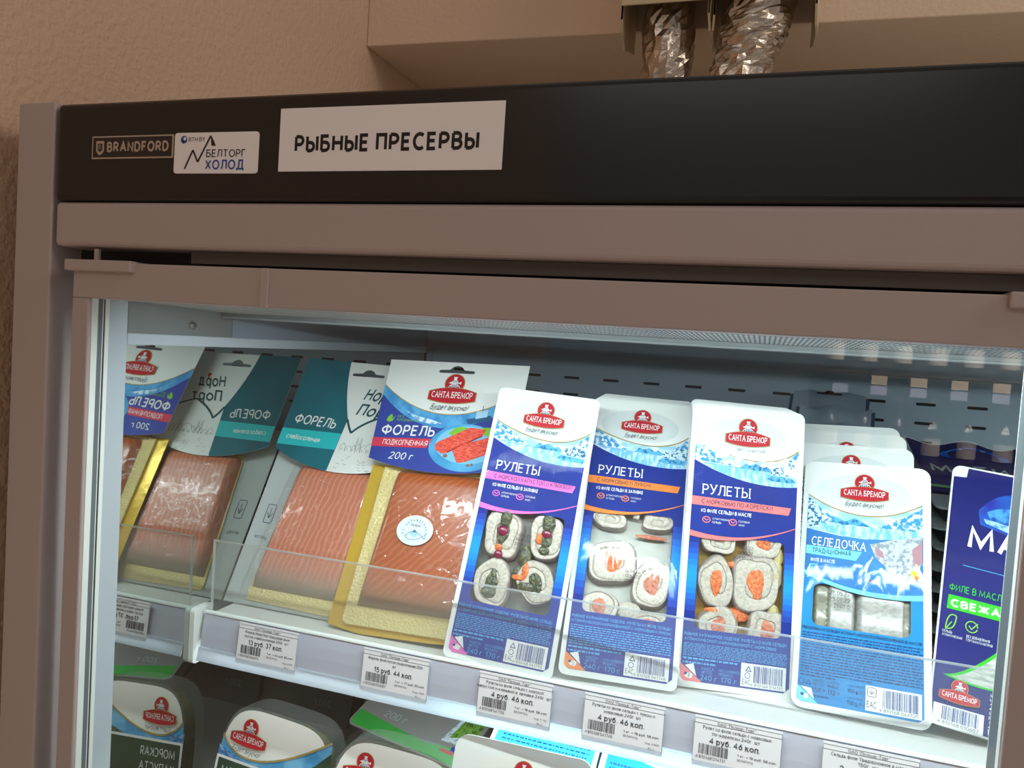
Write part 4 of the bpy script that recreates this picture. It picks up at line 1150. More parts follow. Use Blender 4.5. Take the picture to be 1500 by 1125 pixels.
# ================================================================== seledochka pack
def herring_pack(label, M):
    W, H = 100.6, 211.0
    t = thing('herring_fillet_pack', label, 'food pack', M, 'pale blue herring fillet packs')
    tr = MB(); tray(tr, W, H, 16, TRAYW, r=9); tr.build('tray', t)
    win = rrect(-38, 35.5, 66, 101, 6)
    a = Art(0.0002)
    a.poly(rrect(-W / 2, W / 2, 0, H, 9), P_WHITE, 0, [win])
    a.ell(-2, 184, 38, 17, mat('print_pale_grey'), 1)
    g = curve((-46, 179), (0, 163.5), (44, 177.5)); k = curve((-46, 150), (0, 143), (44, 150))
    a.poly(k + g[::-1], P_SKY, 1)
    a.poly([(-46, 178), (-34, 166), (-20, 158), (-12, 154), (-46, 152)], P_ICE, 2)
    a.poly([(-30, 155), (-22, 160), (-15, 157.5), (-8, 161), (2, 156), (6, 154)], P_ICE2, 3)
    a.poly([(10, 154), (20, 160), (33, 167), (44, 175), (44, 153)], P_ICE, 2)
    a.poly([(-46, 154)] + [(44, 154), (44, 147), (0, 143), (-46, 148)], P_LAKE, 3)
    a.poly([(-46, 177), (-38, 170), (-34, 160), (-36, 150), (-46, 148)], P_HOUSE, 4)
    low = curve((-46, 111.5), (-4, 99.5), (44.5, 101.5)); low2 = curve((-46, 108.5), (-4, 96), (44.5, 97))
    a.poly(low + [(44.5, 150), (20, 147), (0, 143), (-20, 144), (-46, 148)], P_SELBLUE, 2)
    a.poly(low2 + low[::-1], P_LCYAN, 5)
    a.poly([(-46, 7), (-43, 5), (41, 5), (45, 8), (44.5, 98)] + low2[::-1], P_CYAN, 1, [win])
    a.line(g, 0.9, P_GOLD, 6); a.logo(-1, 193.5, 37.5, 6)
    a.text('СЕЛЕДОЧКА', -41.5, 1.5, 133.5, 7.6, P_WHITE, 6, y1=132.5, serif=True)
    a.poly([(-45.5, 125.5), (-6, 123.5), (-1.5, 131.5), (-45.5, 133)], P_LCYAN, 6)
    a.text('ТРАДИЦИОННАЯ', -40.5, -10, 126.8, 4.2, P_INKN, 7, bold=0.010)
    a.text('ФИЛЕ В МАСЛЕ', -41.5, -22, 119, 3.2, P_WHITE, 6, bold=0.01)
    a.ell(-39, 113.5, 4, 3.6, P_LCYAN, 6, 18); a.ell(-39, 113.5, 3.2, 2.8, P_SELBLUE, 7, 18); a.line([(-41, 114.5), (-39, 112), (-37, 114.5)], 1.0, P_LCYAN, 8)
    a.text('АТЛАНТИЧЕСКАЯ', -33.5, -20, 114, 1.9, P_WHITE, 6); a.text('СЕЛЬДЬ', -33.5, -27, 111, 1.9, P_WHITE, 6)
    # printed herring and egg on the right
    a.poly([(4.5, 139), (22, 145), (43.5, 150), (43.8, 128), (36, 110), (28, 108), (14, 113.5), (17, 121), (9, 128)], P_HERR, 6)
    a.poly([(8, 138), (14, 134), (16, 128), (10, 130)], mat('print_dusky_pink', '#B78A93', 0.4), 7)
    a.poly([(14, 115), (24, 113), (33, 111.5), (28, 108.3), (15, 113)], mat('print_pale_pink', '#D9C3C2', 0.4), 7)
    a.poly([(36, 138), (43.8, 146), (43.8, 128), (38, 122)], _M['print_dusky_pink'], 7)
    a.ell(39.5, 117.5, 4.6, 4.2, P_YEL, 8, 18); a.ell(40.5, 115, 3.0, 1.6, P_ORANGE, 9, 14)
    for x, y in ((-2, 107), (5, 108.5), (7.5, 107.6)):
        a.ell(x, y, 1.3, 1.2, P_BROWN, 6, 10)
    TB = P_INKN
    a.text('ПРЕСЕРВЫ ИЗ СЕЛЬДИ АТЛАНТИЧЕСКОЙ СЛАБОСОЛЕНОЙ В МАСЛЕ', -45, 43.5, 61.8, 2.4, TB, 5, bold=0.012)
    TD = mat('print_mid_blue_text', '#0E4C84', 0.4)
    a.micro(-44.5, 44, 27, 60.5, 15, TD, 5, seed=9); a.micro(-44.5, 2, 24.5, 27, 1, TD, 5, seed=19)
    for x, s1, s2, s3, w in ((-34.5, 'МАССА', 'НЕТТО:', '150 г', 8.5), (-23.5, 'МАССА', 'РЫБЫ:', '112 г', 8.5)):
        a.text(s1, x, x + w, 21.5, 2.2, TB, 5); a.text(s2, x, x + w, 18.6, 2.2, TB, 5); a.text(s3, x, x + w + 1, 13.6, 3.4, TB, 5)
    a.text('МАСА НЕТТО:', -9, 3.4, 22, 1.7, TB, 5); a.text('150 g (г)', -9, 3.4, 17.6, 3.0, TB, 5, bold=0.01)
    a.text('МАСА РИБИ:', -9, 3.4, 13.0, 1.7, TB, 5); a.text('112 g (г)', -9, 3.4, 8.8, 3.0, TB, 5, bold=0.01)
    a.ell(-43, 20.5, 2.4, 2.4, TD, 5, 16); a.ell(-43, 20.5, 1.9, 1.9, P_CYAN, 6, 16)
    a.poly([(-40.2, 18.4), (-35.4, 18.4), (-37.8, 22.8)], TD, 5); a.poly([(-39.1, 19.1), (-36.5, 19.1), (-37.8, 21.6)], P_CYAN, 6)
    a.micro(-36, -11, 9.6, 12.2, 1, TD, 5, seed=2)
    a.poly([(-46, 17), (-44, 16), (-30, 5), (-43, 5), (-45.6, 7)], P_LCYAN, 5); a.poly([(-43.5, 16.5), (-35.5, 16), (-33, 8)], P_WHITE, 6)
    a.ell(-42, 10.5, 1.4, 1.2, TD, 7, 10); a.poly([(-41, 10.5), (-37.5, 11.5), (-37.5, 8), (-41, 7.6)], P_WHITE, 6)
    a.rect(4.2, 43.4, 6.8, 25.5, P_WHITE, 5)
    a.barcode(16.5, 41, 10.6, 24, P_LOGOB, 6, seed=31, digits='4 810168 046729', dcap=2.3, ink=INK)
    a.text('EAC', 5.2, 12.0, 9.3, 4.8, INK, 6)
    for q in rrect(5.4, 11.6, 17.5, 24.2, 1.2, 2):
        pass
    a.line(rrect(5.4, 11.6, 17.5, 24.2, 1.2, 2) + [(11.6, 23)], 0.4, INK, 6); a.line([(8.5, 23), (8.5, 19.4)], 0.4, INK, 6); a.line([(6.8, 21.4), (8.5, 19.4), (10.2, 21.4)], 0.4, INK, 6)
    a.build('printed_lid', t)
    q = MB(); q.box(-0.042, 0.040, 0.062, 0.108, -0.0125, -0.011, BRINE_W); q.build('brine', t)
    SIL = mat('herring_silver_skin', '#ACADA6', 0.35, coat=0.4, metal=0.1, mix=(200, '#92938B', 0.4, 0.65, (1, 2, 1)), bump=(300, 0.25, 0.001))
    SID = mat('herring_dark_edge', '#8D8C74', 0.35, coat=0.3, mix=(200, '#73745F', 0.45, 0.6))
    rnd = random.Random(5)
    for x0, x1, m in ((-38, -24, SID), (-27, -5, SIL), (-5, 34, SIL), (26, 38, SID)):
        f = MB()
        off = 0.0 if m is SIL else -0.0025
        def fn(i, j, x0=x0, x1=x1):
            u = x0 + (x1 - x0) * i; v = 62 + 46 * j
            jag = 1.2 * sin(v * 1.9) if (m is SID and i > 0.5) else 0
            return (u + jag) / 1000, v / 1000, -0.004 + off + 0.0028 * (1 - (2 * i - 1) ** 4) + 0.0003 * sin(3 * v) - (0.006 if i in (0, 1) else 0)
        f.grid(fn, 12, 24, m); f.build('herring_fillet', t, smooth=True)
    f = MB()
    def fn(i, j):
        x = (-W / 2 + 3 + (W - 6) * i); y = 3 + (H - 6) * j
        e = min(x + W / 2 - 3, W / 2 - 3 - x, y - 3, H - 3 - y)
        return x / 1000, y / 1000, 0.0020 + 0.0014 * min(1, e / 9)
    f.grid(fn, 16, 32, FILM2); f.build('clear_film', t, smooth=True)
    d = Art(0.0042)
    d.text('28.05.22', -25, -9.5, 92, 3.2, INK, 0); d.text('25.09.22', -25, -9.5, 87, 3.2, INK, 0); d.text('2640  D', -21.5, -9, 81.6, 3.2, INK, 0)
    d.build('date_print', t)
    return t


SEP = (62.0, -6.95, 2.77, (0.0900, 0.6474, -0.2713))
pack4 = herring_pack('pale blue herring fillet pack at the front of its row', pose(*SEP))
for k, (dy, dz, dx) in enumerate(((0.031, 0.013, -0.009), (0.060, 0.022, -0.011), (0.087, 0.027, -0.013))):
    copy_thing(pack4, pose(SEP[0], SEP[1], SEP[2], (SEP[3][0] + dx, SEP[3][1] + dy, SEP[3][2] + dz)),
               'white-topped herring fillet pack, %s behind the front pale blue one' % ('first', 'second', 'third and last')[k], skip=('brine', 'herring_fillet', 'date_print'))

# ================================================================== trout packs
def wrap(w0, w1, h0, h1, zf, m, name, t, nu=30, nv=36, wr=0.0, seed=1):
    rnd = random.Random(seed); f = MB()
    def fn(i, j):
        y = h0 + (h1 - h0) * j; xl, xr = w0[0] + (w0[1] - w0[0]) * j, w1[0] + (w1[1] - w1[0]) * j
        x = xl + (xr - xl) * i
        return x / 1000, y / 1000, zf(i, j) / 1000 + rnd.uniform(-wr, wr) / 1000
    f.grid(fn, nu, nv, m)
    return f.build(name, t, smooth=True)


def bulge(i, j, top, e=0.12):
    s = lambda q: min(1.0, max(0.0, q / e)) ; k = lambda q: math.sqrt(max(0.0, 1 - (1 - s(q)) ** 2))
    return top * k(min(i, 1 - i)) * k(min(j, 1 - j))


def hang_hole(cx, cy):
    return [(cx - 19, cy - 2), (cx + 19, cy - 2), (cx + 20, cy), (cx + 18.5, cy + 1.4), (cx + 8, cy + 2), (cx + 5, cy + 5.5), (cx, cy + 7), (cx - 5, cy + 5.5), (cx - 8, cy + 2), (cx - 18.5, cy + 1.4), (cx - 20, cy)]


def card(mb, out, hole, m, z0=-0.0004, z1=0.0004):
    a = Art(z1); a.poly(out, m, 0, [hole]); b = Art(z0); b.poly(out, m, 0, [hole])
    for q, fl in ((a, 1), (b, -1)):
        n = len(mb.v); mb.v += q.v
        for f in q.f:
            mb.f.append(tuple(n + k for k in f[::fl])); mb.fm.append(mb.mi(m))
    for loop in (out, hole):
        for p, q in zip(loop, loop[1:] + loop[:1]):
            mb.face([(p[0] / 1000, p[1] / 1000, z0), (q[0] / 1000, q[1] / 1000, z0), (q[0] / 1000, q[1] / 1000, z1), (p[0] / 1000, p[1] / 1000, z1)], m)


CZ = 0.0125
def creases(seed, n):
    rnd = random.Random(seed); L = []
    for _ in range(n):
        x, y, a = rnd.uniform(0.08, 0.92), rnd.uniform(0.1, 0.95), rnd.choice((0.0, 0.1, -0.15, 1.2, 1.9, 0.5)) + rnd.uniform(-0.2, 0.2)
        L.append((x, y, cos(a), sin(a), rnd.uniform(0.05, 0.2), rnd.uniform(0.5, 1.3), rnd.uniform(-0.5, 0.5)))
    def fn(i, j):
        h = 0
        for x, y, c, s_, l, am, k in L:
            u = (i - x) * c + (j - y) * s_; v = -(i - x) * s_ + (j - y) * c - k * u * u * 3
            if abs(u) < l and abs(v) < 0.03:
                h += am * math.exp(-(v / 0.009) ** 2) * (1 - (u / l) ** 2)
        return h
    return fn


CR1, CR2 = creases(5, 26), creases(8, 26)
# ---- the teal pack
t = thing('trout_pack', 'pale salted trout pack with teal and white header card', 'food pack', pose(60, 0, 0, (-0.4155, 0.6407, -0.2752)), 'trout packs on the upper shelf')
c = MB(); bot = curve((-80, 165), (0, 145.5), (78, 163)); out = bot + [(79, 274), (-79, 277)]
card(c, out, hang_hole(2, 261), P_CARD, CZ - 0.0006, CZ); c.build('header_card', t)
a = Art(CZ + 0.0002)
sh = curve((-24, 274), (-17.5, 241), (-5, 206), 10)
a.poly([(-79, 277)] + [q for q in bot if q[0] < -9] + [(-10, 147), (-5, 206)] + sh[::-1] + [(-24, 276)], P_TEAL, 0)
a.poly([(-79.6, 189), (-79.8, 170), (-8.4, 170), (-6.6, 189)], P_TURQ, 1)
a.text('ФОРЕЛЬ', -69, -17, 196, 11.5, P_CARD, 2, shear=0.10, y1=193.5, bold=0.006)
a.text('слабосоленая', -71.5, -30, 177.5, 6.2, P_CARD, 2, shear=0.15, y1=176, bold=0.01)
a.line(curve((-5, 206), (-1.5, 199), (4, 191)), 2.4, P_DGREEN, 2); a.line(curve((4, 191), (17, 203), (36, 213)), 2.4, P_DGREEN, 2)
a.line(curve((36, 213), (62, 203), (79, 190)), 1.8, P_DGREEN, 2)
a.text('Норд', 5, 42, 230, 15.5, P_DGREEN, 2, shear=0.3, bold=0.012); a.text('Порт', 2, 44, 211.5, 14.5, P_DGREEN, 2, shear=0.3, bold=0.012)
a.poly([(30, 246), (34, 248), (35.5, 245), (33, 240.5)], P_RED, 2)
rnd = random.Random(12); x = -3
while x < 74:
    w = rnd.uniform(4, 8); h = rnd.uniform(3, 8)
    a.line([(x, 170), (x, 170 + h), (x + w / 2, 173 + h), (x + w, 170 + h), (x + w, 170)], 0.3, P_SKETCH, 2)
    a.line([(x + w * .3, 171), (x + w * .3, 173)], 0.5, P_SKETCH, 2); x += w + 0.6
for k in (14, 18.5, 44):
    a.line([(k, 173), (k, 187)], 0.35, P_SKETCH, 2); a.line([(k + 1.5, 173), (k + 1.5, 186)], 0.35, P_SKETCH, 2)
a.ell(33, 174, 7.5, 7.5, P_SKETCH, 2, 16, 0, pi); a.ell(33, 174, 7.1, 7.1, P_CARD, 3, 16, 0, pi)
for k in range(26):
    x, y = rnd.uniform(-4, 70), rnd.uniform(150, 168); a.line([(x, y), (x + rnd.uniform(2, 5), y - 0.6)], 0.3, P_SKETCH, 2)
a.build('card_print', t)
# clear pouch behind, with back-side print seen through
b = MB(); b.box(-0.0832, 0.068, 0.002, 0.19, -0.0012, -0.0006, mat('pouch_back_grey', '#BCC4C2', 0.5)); b.build('pouch_back', t)
a = Art(-0.0004)
a.line(rrect(-71, -61, 86, 106, 1.5, 2) + [(-61, 104)], 0.7, P_INKN, 0); a.line([(-66, 102), (-66, 92)], 0.7, P_INKN, 0); a.line([(-69, 97), (-66, 91), (-63, 97)], 0.7, P_INKN, 0)
a.text('Россия,', -60, -75, 72, -4.2, P_INKN, 0); a.text('г. Брест', -60, -75, 79, -4.2, P_INKN, 0) if False else None
a.build('pouch_print', t)
b = MB(); plate(b, [(-58.5, 11), (-56, 7), (44, 5), (48, 8), (52, 150), (-47, 155)], -0.0002, 0.0010, GOLDB); b.build('gold_board', t)
wrap((-55, -46), (46, 50), 20, 152, lambda i, j: 1.0 + bulge(i, j, 11.5, 0.10) - 2.2 * bulge(i, 1 - j, 1, 0.3) * (j < 0.3), TROUT1, 'trout_fillet', t, wr=0.12)
wrap((-68, -56), (60, 66), 4, 156, lambda i, j: 0.6 + bulge(i, j, 13.2, 0.20) + CR1(i, j), FILM, 'clear_film', t, 96, 110, wr=0.02, seed=4)

# ---- the red, white and navy pack
t = thing('trout_pack', 'smoked trout pack with white and navy header card and gold board', 'food pack', pose(62, 0, 1.8, (-0.3085, 0.6285, -0.2715)), 'trout packs on the upper shelf')
c = MB(); bot = curve((-58.5, 165), (15, 155), (90, 165)); out = bot + [(92, 276), (-62.5, 277)]
card(c, out, hang_hole(15, 266), P_CARD, CZ - 0.0006, CZ); c.build('header_card', t)
a = Art(CZ + 0.0002)
g = curve((-61.5, 247), (14, 217), (90.5, 247)); k = curve((-61.2, 236), (12, 202), (90.2, 236))
a.poly(bot + k[::-1], P_NAVYC, 0)
a.poly(k + g[::-1], mat('card_sea_blue', '#3E8FCB', 0.5, mix=(70, '#5FB0E0', 0.4, 0.6)), 0)
a.poly([(-34, 222), (-26, 217), (-17, 213.5), (-4, 211.5), (12, 207), (0, 205.5), (-14, 208), (-30, 218)], mat('card_wave', '#DCEEF8', 0.5, mix=(260, '#5AA5D8', 0.45, 0.6)), 2)
a.line(g, 1.0, P_GOLD, 3)
a.logo(16, 252, 51, 3)
# boat
a.poly([(36, 213), (62, 219), (62, 213), (40, 208)], mat('card_boat', '#2A5C86', 0.5), 4); a.poly([(46, 222), (58, 225), (58, 217), (46, 214)], mat('card_boat_cabin', '#A9D3EA', 0.5), 5); a.line([(52, 223), (52, 229)], 0.7, _M['card_boat'], 5)
a.leaf(-45, 209.5, 1.15, 3); a.text('БЕЗ', -38, -31, 210.5, 2.6, P_LIME, 3); a.text('КОНСЕРВАНТОВ', -38, -14, 206.8, 2.6, P_LIME, 3)
a.text('ФОРЕЛЬ', -52, 6.5, 190.5, 11.5, P_CARD, 4, bold=0.012, y1=192, shear=0.05)
a.poly([(-59.5, 187), (6.5, 190), (0.5, 179.5), (-59, 177.5)], P_ROSE, 3)
a.text('ПОДКОПЧЕННАЯ', -47.5, 1, 180, 5.8, P_CARD, 4, y1=181.5, shear=0.12)
a.text('200 г', -37, -11, 165.5, 7.6, P_CARD, 4, shear=0.18)
a.ell(41, 183, 38, 25, P_PLATE, 3, 40); a.ell(43, 186, 33, 20, mat('card_plate_light', '#7FC4E6', 0.5), 4, 40)
a.poly([(21, 197), (27, 203), (33, 205), (40, 204), (38, 199), (28, 194)], P_LIME, 5); a.poly([(54, 205), (66, 206), (66, 195), (58, 198)], P_LIME, 5)
a.poly([(10, 184), (11, 179), (18, 175), (24, 176), (57, 196), (60, 203), (47, 204.5), (42, 204), (12, 187)], P_FISHRED, 6)
a.line([(24, 177), (57, 196.5)], 1.4, mat('card_trout_shadow', '#9A2A28', 0.5), 7)
a.poly([(29, 179), (36, 167), (44, 168), (70, 180), (70, 198), (58, 193), (40, 187)], P_FISHRED, 8)
a.ell(23, 173, 2.4, 2.0, P_BROWN, 7, 10); a.ell(48, 165, 1.8, 1.5, P_BROWN, 7, 10); a.ell(52, 166, 1.5, 1.4, P_BROWN, 7, 10)
a.build('card_print', t)
b = MB(); plate(b, [(-62, 3), (-30, -2), (40, -1), (82, 2), (86, 162), (-58, 162)], -0.0004, 0.0004, GOLDF); b.build('gold_backing', t)
b = MB()
plate(b, [(-47, 9), (-43, 5), (70, 4), (76, 8), (78, 160), (-43, 160)], 0.0004, 0.0030, GOLDB); b.build('gold_board', t)
wrap((-36, -27), (72, 68), 22, 157, lambda i, j: 2.4 + bulge(i, j, 10.2, 0.10), TROUT2, 'trout_fillet', t, wr=0.12)
wrap((-50, -44), (78, 76), 5, 158, lambda i, j: 3.0 + bulge(i, j, 11.3, 0.22) + CR2(i, j), FILM, 'clear_film', t, 96, 110, wr=0.02, seed=6)
s = MB(); plate(s, [(10 + 18.5 * cos(2 * pi * k / 40), 96 + 14.5 * sin(2 * pi * k / 40)) for k in range(40)], 0.0146, 0.0150, mat('sticker_white', '#DCEAEF', 0.4)); so = s.build('round_sticker', t)
a = Art(0.01515)
a.arc_text('ИЗ ОХЛАЖДЕННОЙ', 10, 94, 10.4, radians(195), radians(-5), 2.6, P_INKN, 0); a.text('РЫБЫ', 5, 15, 99.5, 2.6, P_INKN, 0)
TB2 = mat('sticker_teal', '#2F7FA6', 0.5)
a.line(curve((1, 90), (9, 94.5), (19, 90.5)), 0.5, TB2, 0); a.line(curve((1, 90), (9, 86.8), (19, 90.5)), 0.5, TB2, 0); a.line([(19, 90.5), (22, 93.5), (21.5, 88), (19, 90.5)], 0.5, TB2, 0)
a.poly(curve((4, 92.5), (9, 94.3), (15, 92.2)) + [(11, 89)], mat('sticker_pale_teal', '#A9D4E2', 0.5), 0); a.poly([(7, 94), (10, 97), (13, 94)], TB2, 0); a.ell(3.4, 90.3, 0.5, 0.5, TB2, 1, 8)
a.build('sticker_print', so)

# ================================================================== navy pack and its stack
t = thing('herring_pouch_pack', 'dark navy herring pack with green band at the right end of the shelf', 'food pack', pose(60, 0, -6.5, (0.2045, 0.6440, -0.2705)), 'navy herring packs')
W, H = 136, 216
out = rrect(-W / 2, W / 2, 0, H, 7)
b = MB(); plate(b, out, -0.0016, 0.0, P_WHITE); b.build('white_backing', t, bevel=0.0)
b = MB(); tray(b, W - 4, H - 4, 20, TRAYK, r=8)
b.v = [(x, y + 0.002, z - 0.0018) for x, y, z in b.v]; b.build('tray', t)
a = Art(0.0002)
a.poly([(-66.6, 3), (-60, 1.6), (66, 1.6), (66.6, 213), (-56, 214.6), (-57, 206), (-66.6, 205)], P_DEEP, 0)
a.poly([(-67.6, 205), (-57, 206.5), (-56, 215), (-62, 214)], P_WHITE, 1)
a.poly(curve((-46, 178), (-10, 196), (40, 150)) + [(40, 140), (-10, 158), (-44, 166)], mat('pouch_art_blue', '#1768C8', 0.35, mix=(30, '#2A2FA0', 0.4, 0.62)), 1)
a.poly(curve((-40, 178), (-16, 184), (8, 166)) + [(6, 160), (-12, 164), (-36, 170)], mat('pouch_art_wave', '#4FA3E8', 0.35, mix=(120, '#1B4FB0', 0.42, 0.6)), 2)
a.poly([(-42, 172), (-20, 169), (6, 161), (4, 159), (-22, 163), (-40, 168)], mat('pouch_art_foam', '#A9D6F4', 0.35, mix=(160, '#3D8AD6', 0.45, 0.6)), 3)
a.text('МАТИАС', -52, 52, 143, 20, P_WHITE, 4, bold=0.02)
a.text('ОТ', -21, -12, 131, 5.5, P_WHITE, 4)
a.line([(-54, 128), (54, 124)], 0.5, P_TEXTB, 4)
a.text('ФИЛЕ В МАСЛЕ', -62, -22, 105, 5.6, P_NGREEN, 4)
a.poly([(-62.5, 90), (62, 88), (62, 100), (-62, 101.5)], P_NGREEN, 4)
a.text('СВЕЖАЯ ЗЕЛЕНЬ', -60, 22, 92, 6.4, P_WHITE, 5, bold=0.03)
a.line(curve((-62, 74), (-60, 84), (-55, 85)), 0.9, P_LIME, 4); a.line(curve((-62, 74), (-57, 76), (-55, 85)), 0.9, P_LIME, 4); a.line([(-62, 73), (-58, 80)], 0.7, P_LIME, 4)
a.line([(-44 + 4.2 * cos(q * .5), 79.5 + 4.4 * sin(q * .5)) for q in range(13)], 0.8, P_LIME, 4); a.line([(-46, 80), (-44, 77.5), (-40, 83)], 0.8, P_LIME, 4)
a.text('СЕЛЬДЬ', -64, -57, 70.5, 2.0, P_WHITE, 4); a.text('АТЛАНТИЧЕСКАЯ', -64, -50, 67.6, 2.0, P_WHITE, 4)
a.text('БЕЗ ДОБАВЛЕНИЯ', -47, -31, 70.5, 2.1, P_WHITE, 4); a.text('ГЛУТАМАТА НАТРИЯ', -47, -29, 67.6, 2.1, P_WHITE, 4)
lf = curve((-61, 38.5), (-38, 52), (-4, 92)) + curve((-4, 92), (10, 60), (-2, 38)) + curve((-2, 38), (-34, 35), (-61, 38.5))
a.poly(lf, P_NGREEN, 4)
lf2 = curve((-57, 38.8), (-38, 49), (-4, 87)) + curve((-4, 87), (6, 60), (-4, 39.5)) + curve((-4, 39.5), (-32, 36.4), (-57, 38.8))
a.poly(lf2, mat('print_fish_white', '#C9CCC2', 0.4, mix=(70, '#9AA098', 0.45, 0.6, (1, 3, 1))), 5)
a.logo(-48.5, 31, 27, 5, slogan=False)
a.rect(-65, -31, -2 + 2.2, 16, P_WHITE, 5)
a.barcode(-59, -34, 5, 15, P_LOGOB, 6, seed=77, digits='4 810168 010607', dcap=2.4, ink=INK)
for y, s, cap in ((30.5, 'МАССА', 2.6), (27, 'НЕТТО:', 2.6), (21.5, '250 г', 4.4), (17.5, 'МАССА', 2.6), (14, 'РЫБЫ:', 2.6), (8.4, '200 г', 4.4)):
    a.text(s, -28, -28 + (9 if cap < 3 else 13), y, cap, P_WHITE, 5)
a.text('EAC', -28, -21, 3.2, 4.0, P_WHITE, 5)
a.build('print', t)
f = MB(); f.grid(lambda i, j: ((-66 + 132 * i) / 1000, (2 + 212 * j) / 1000, 0.0022 + 0.0012 * sin(pi * i) * sin(pi * j)), 14, 22, FILM4); f.build('clear_film', t, smooth=True)

# black trays piled flat behind the navy pack
tr0 = None
for k in range(8):
    M = pose(2 + 0.7 * k, 0, 0, (0.2235 + 0.002 * ((k * 7) % 3 - 1), 0.790, -0.2735 + 0.0172 + 0.0192 * k))
    words = ('lowest', 'second lowest', 'third lowest', 'fourth', 'fifth', 'third highest', 'second highest', 'topmost')[k]
    lab = 'black tray with pale rim edge, %s in the pile behind the navy pack' % words
    if tr0 is None:
        tr0 = thing('black_tray', lab, 'food tray', M, 'black trays behind the navy pack')
        b = MB(); tray(b, 128, 190, 16, TRAYK, r=9); b.build('tub', tr0)
        a = Art(0.0004); a.poly(rrect(-65.5, 65.5, -2, 192, 9), P_GREY, 0); b = MB(); plate(b, rrect(-65.5, 65.5, -2, 192, 9), -0.0014, 0.0008, mat('tray_rim_grey', '#B9C0C2', 0.4)); b.build('sealed_lid', tr0)
    else:
        copy_thing(tr0, M, lab)
# flat navy pack on top of the stack
t = thing('herring_pouch_pack', 'dark navy pack lying almost flat on top of the black tray pile, wavy white edge', 'food pack', pose(7.6, 0, 0, (0.222, 0.822, -0.1120)), 'navy herring packs')
f = MB()
def wavy(x):
    return 0.0035 * cos(x * 95) * 1.0
def fn(i, j):
    x = -0.062 + 0.124 * i; y = 0.172 * j
    return x, y, 0.010 * j + wavy(x) * j ** 2
f.grid(fn, 30, 24, mat('pouch_dark_navy', '#23215E', 0.35, mix=(14, '#3B2E58', 0.4, 0.65))); f.build('pouch', t, smooth=True)
f = MB()
f.grid(lambda i, j: (lambda x, y: (x, y, 0.010 * (y / 0.172) + wavy(x) * (y / 0.172) ** 2 + 0.0006))(-0.0625 + 0.125 * i, 0.1705 + 0.003 * j), 30, 2, P_WHITE); f.build('white_seal', t)
a = Art(0.0)
a.text('МАТИАС', -52, 56, 62, 26, P_GREY, 0, bold=0.02)
a.poly([(-61, 12), (-20, 10), (-20, 17), (-61, 19)], mat('dull_green', '#5E8A4A', 0.4), 0)
a.ell(0, 130, 34, 20, mat('pouch_art_blue'), 0, 30)
a.rect(-12, 14, 144, 149, P_GREY, 1)
a.v = [(x, y, 0.010 * (y / 0.172) + wavy(x) * (y / 0.172) ** 2 + 0.0007 + z) for x, y, z in a.v]
a.build('print', t)

# grey pouches at the back
for k, (x0, x1, y, zt, lab) in enumerate(((0.0240, 0.1015, 0.965, -0.030, 'grey foil pouch with a hang hole, topmost at the back'), (0.030, 0.1035, 0.925, -0.0455, 'grey foil pouch, middle one at the back'), (0.040, 0.112, 0.895, -0.062, 'grey foil pouch, lowest at the back, above the herring packs'))):
    h = 0.150
    til = 48
    M = pose(til, -6, 0, ((x0 + x1) / 2, y - h * cos(radians(til)), zt - h * sin(radians(til))))
    t = thing('foil_pouch', lab, 'pouch', M, 'grey pouches at the back of the shelf')
    w = x1 - x0; f = MB()
    def fn(i, j, w=w, k=k):
        x = -w / 2 + w * i
        s = -1 if k == 0 else 1
        return x + (0.012 if i in (0, 1) else 0) * 0, h * j + 0.003 * s * cos(x * 150) * j, 0.009 * (1 - (2 * i - 1) ** 2) * (1 - j) ** 0.5 + 0.002 * cos(x * 130) * j
    f.grid(fn, 24, 20, POUCH); f.build('pouch_front', t, smooth=True)
    g = MB(); g.grid(lambda i, j: (lambda p: (p[0] * 1.1, p[1] - 0.001, -0.004))(fn(i, j)), 24, 12, mat('pouch_blue_back', '#39485c', 0.4)); g.build('pouch_back', t, smooth=True)
    if k == 0:
        a = Art(0.0004); pts = hang_hole(0, 143)
        a.poly([(x * 0.7, 143 + (y - 143) * 0.7) for x, y in pts], SLOT, 0)
        a.v = [(x, y + 0.001, z + 0.0040) for x, y, z in a.v]; a.build('hang_hole', t)

# ================================================================== lower shelf
def dome(w, h, n=40):
    """outline of the oval-topped lid, millimetres"""
    pts = []
    for k in range(n + 1):
        a = pi - pi * k / n
        c, s = cos(a), sin(a)
        q = (abs(c) ** 4.4 + abs(s) ** 4.4) ** (-1 / 4.4)
        pts.append((w / 2 * q * c, h * 0.45 + h * 0.55 * q * s))
    return [(-w / 2 * 0.97, 8), (-w / 2 * 0.90, 0), (w / 2 * 0.90, 0), (w / 2 * 0.97, 8)][::1] and ([(w / 2 * 0.97, 8), (w / 2 * 0.9, 0), (-w / 2 * 0.9, 0), (-w / 2 * 0.97, 8)] + pts)


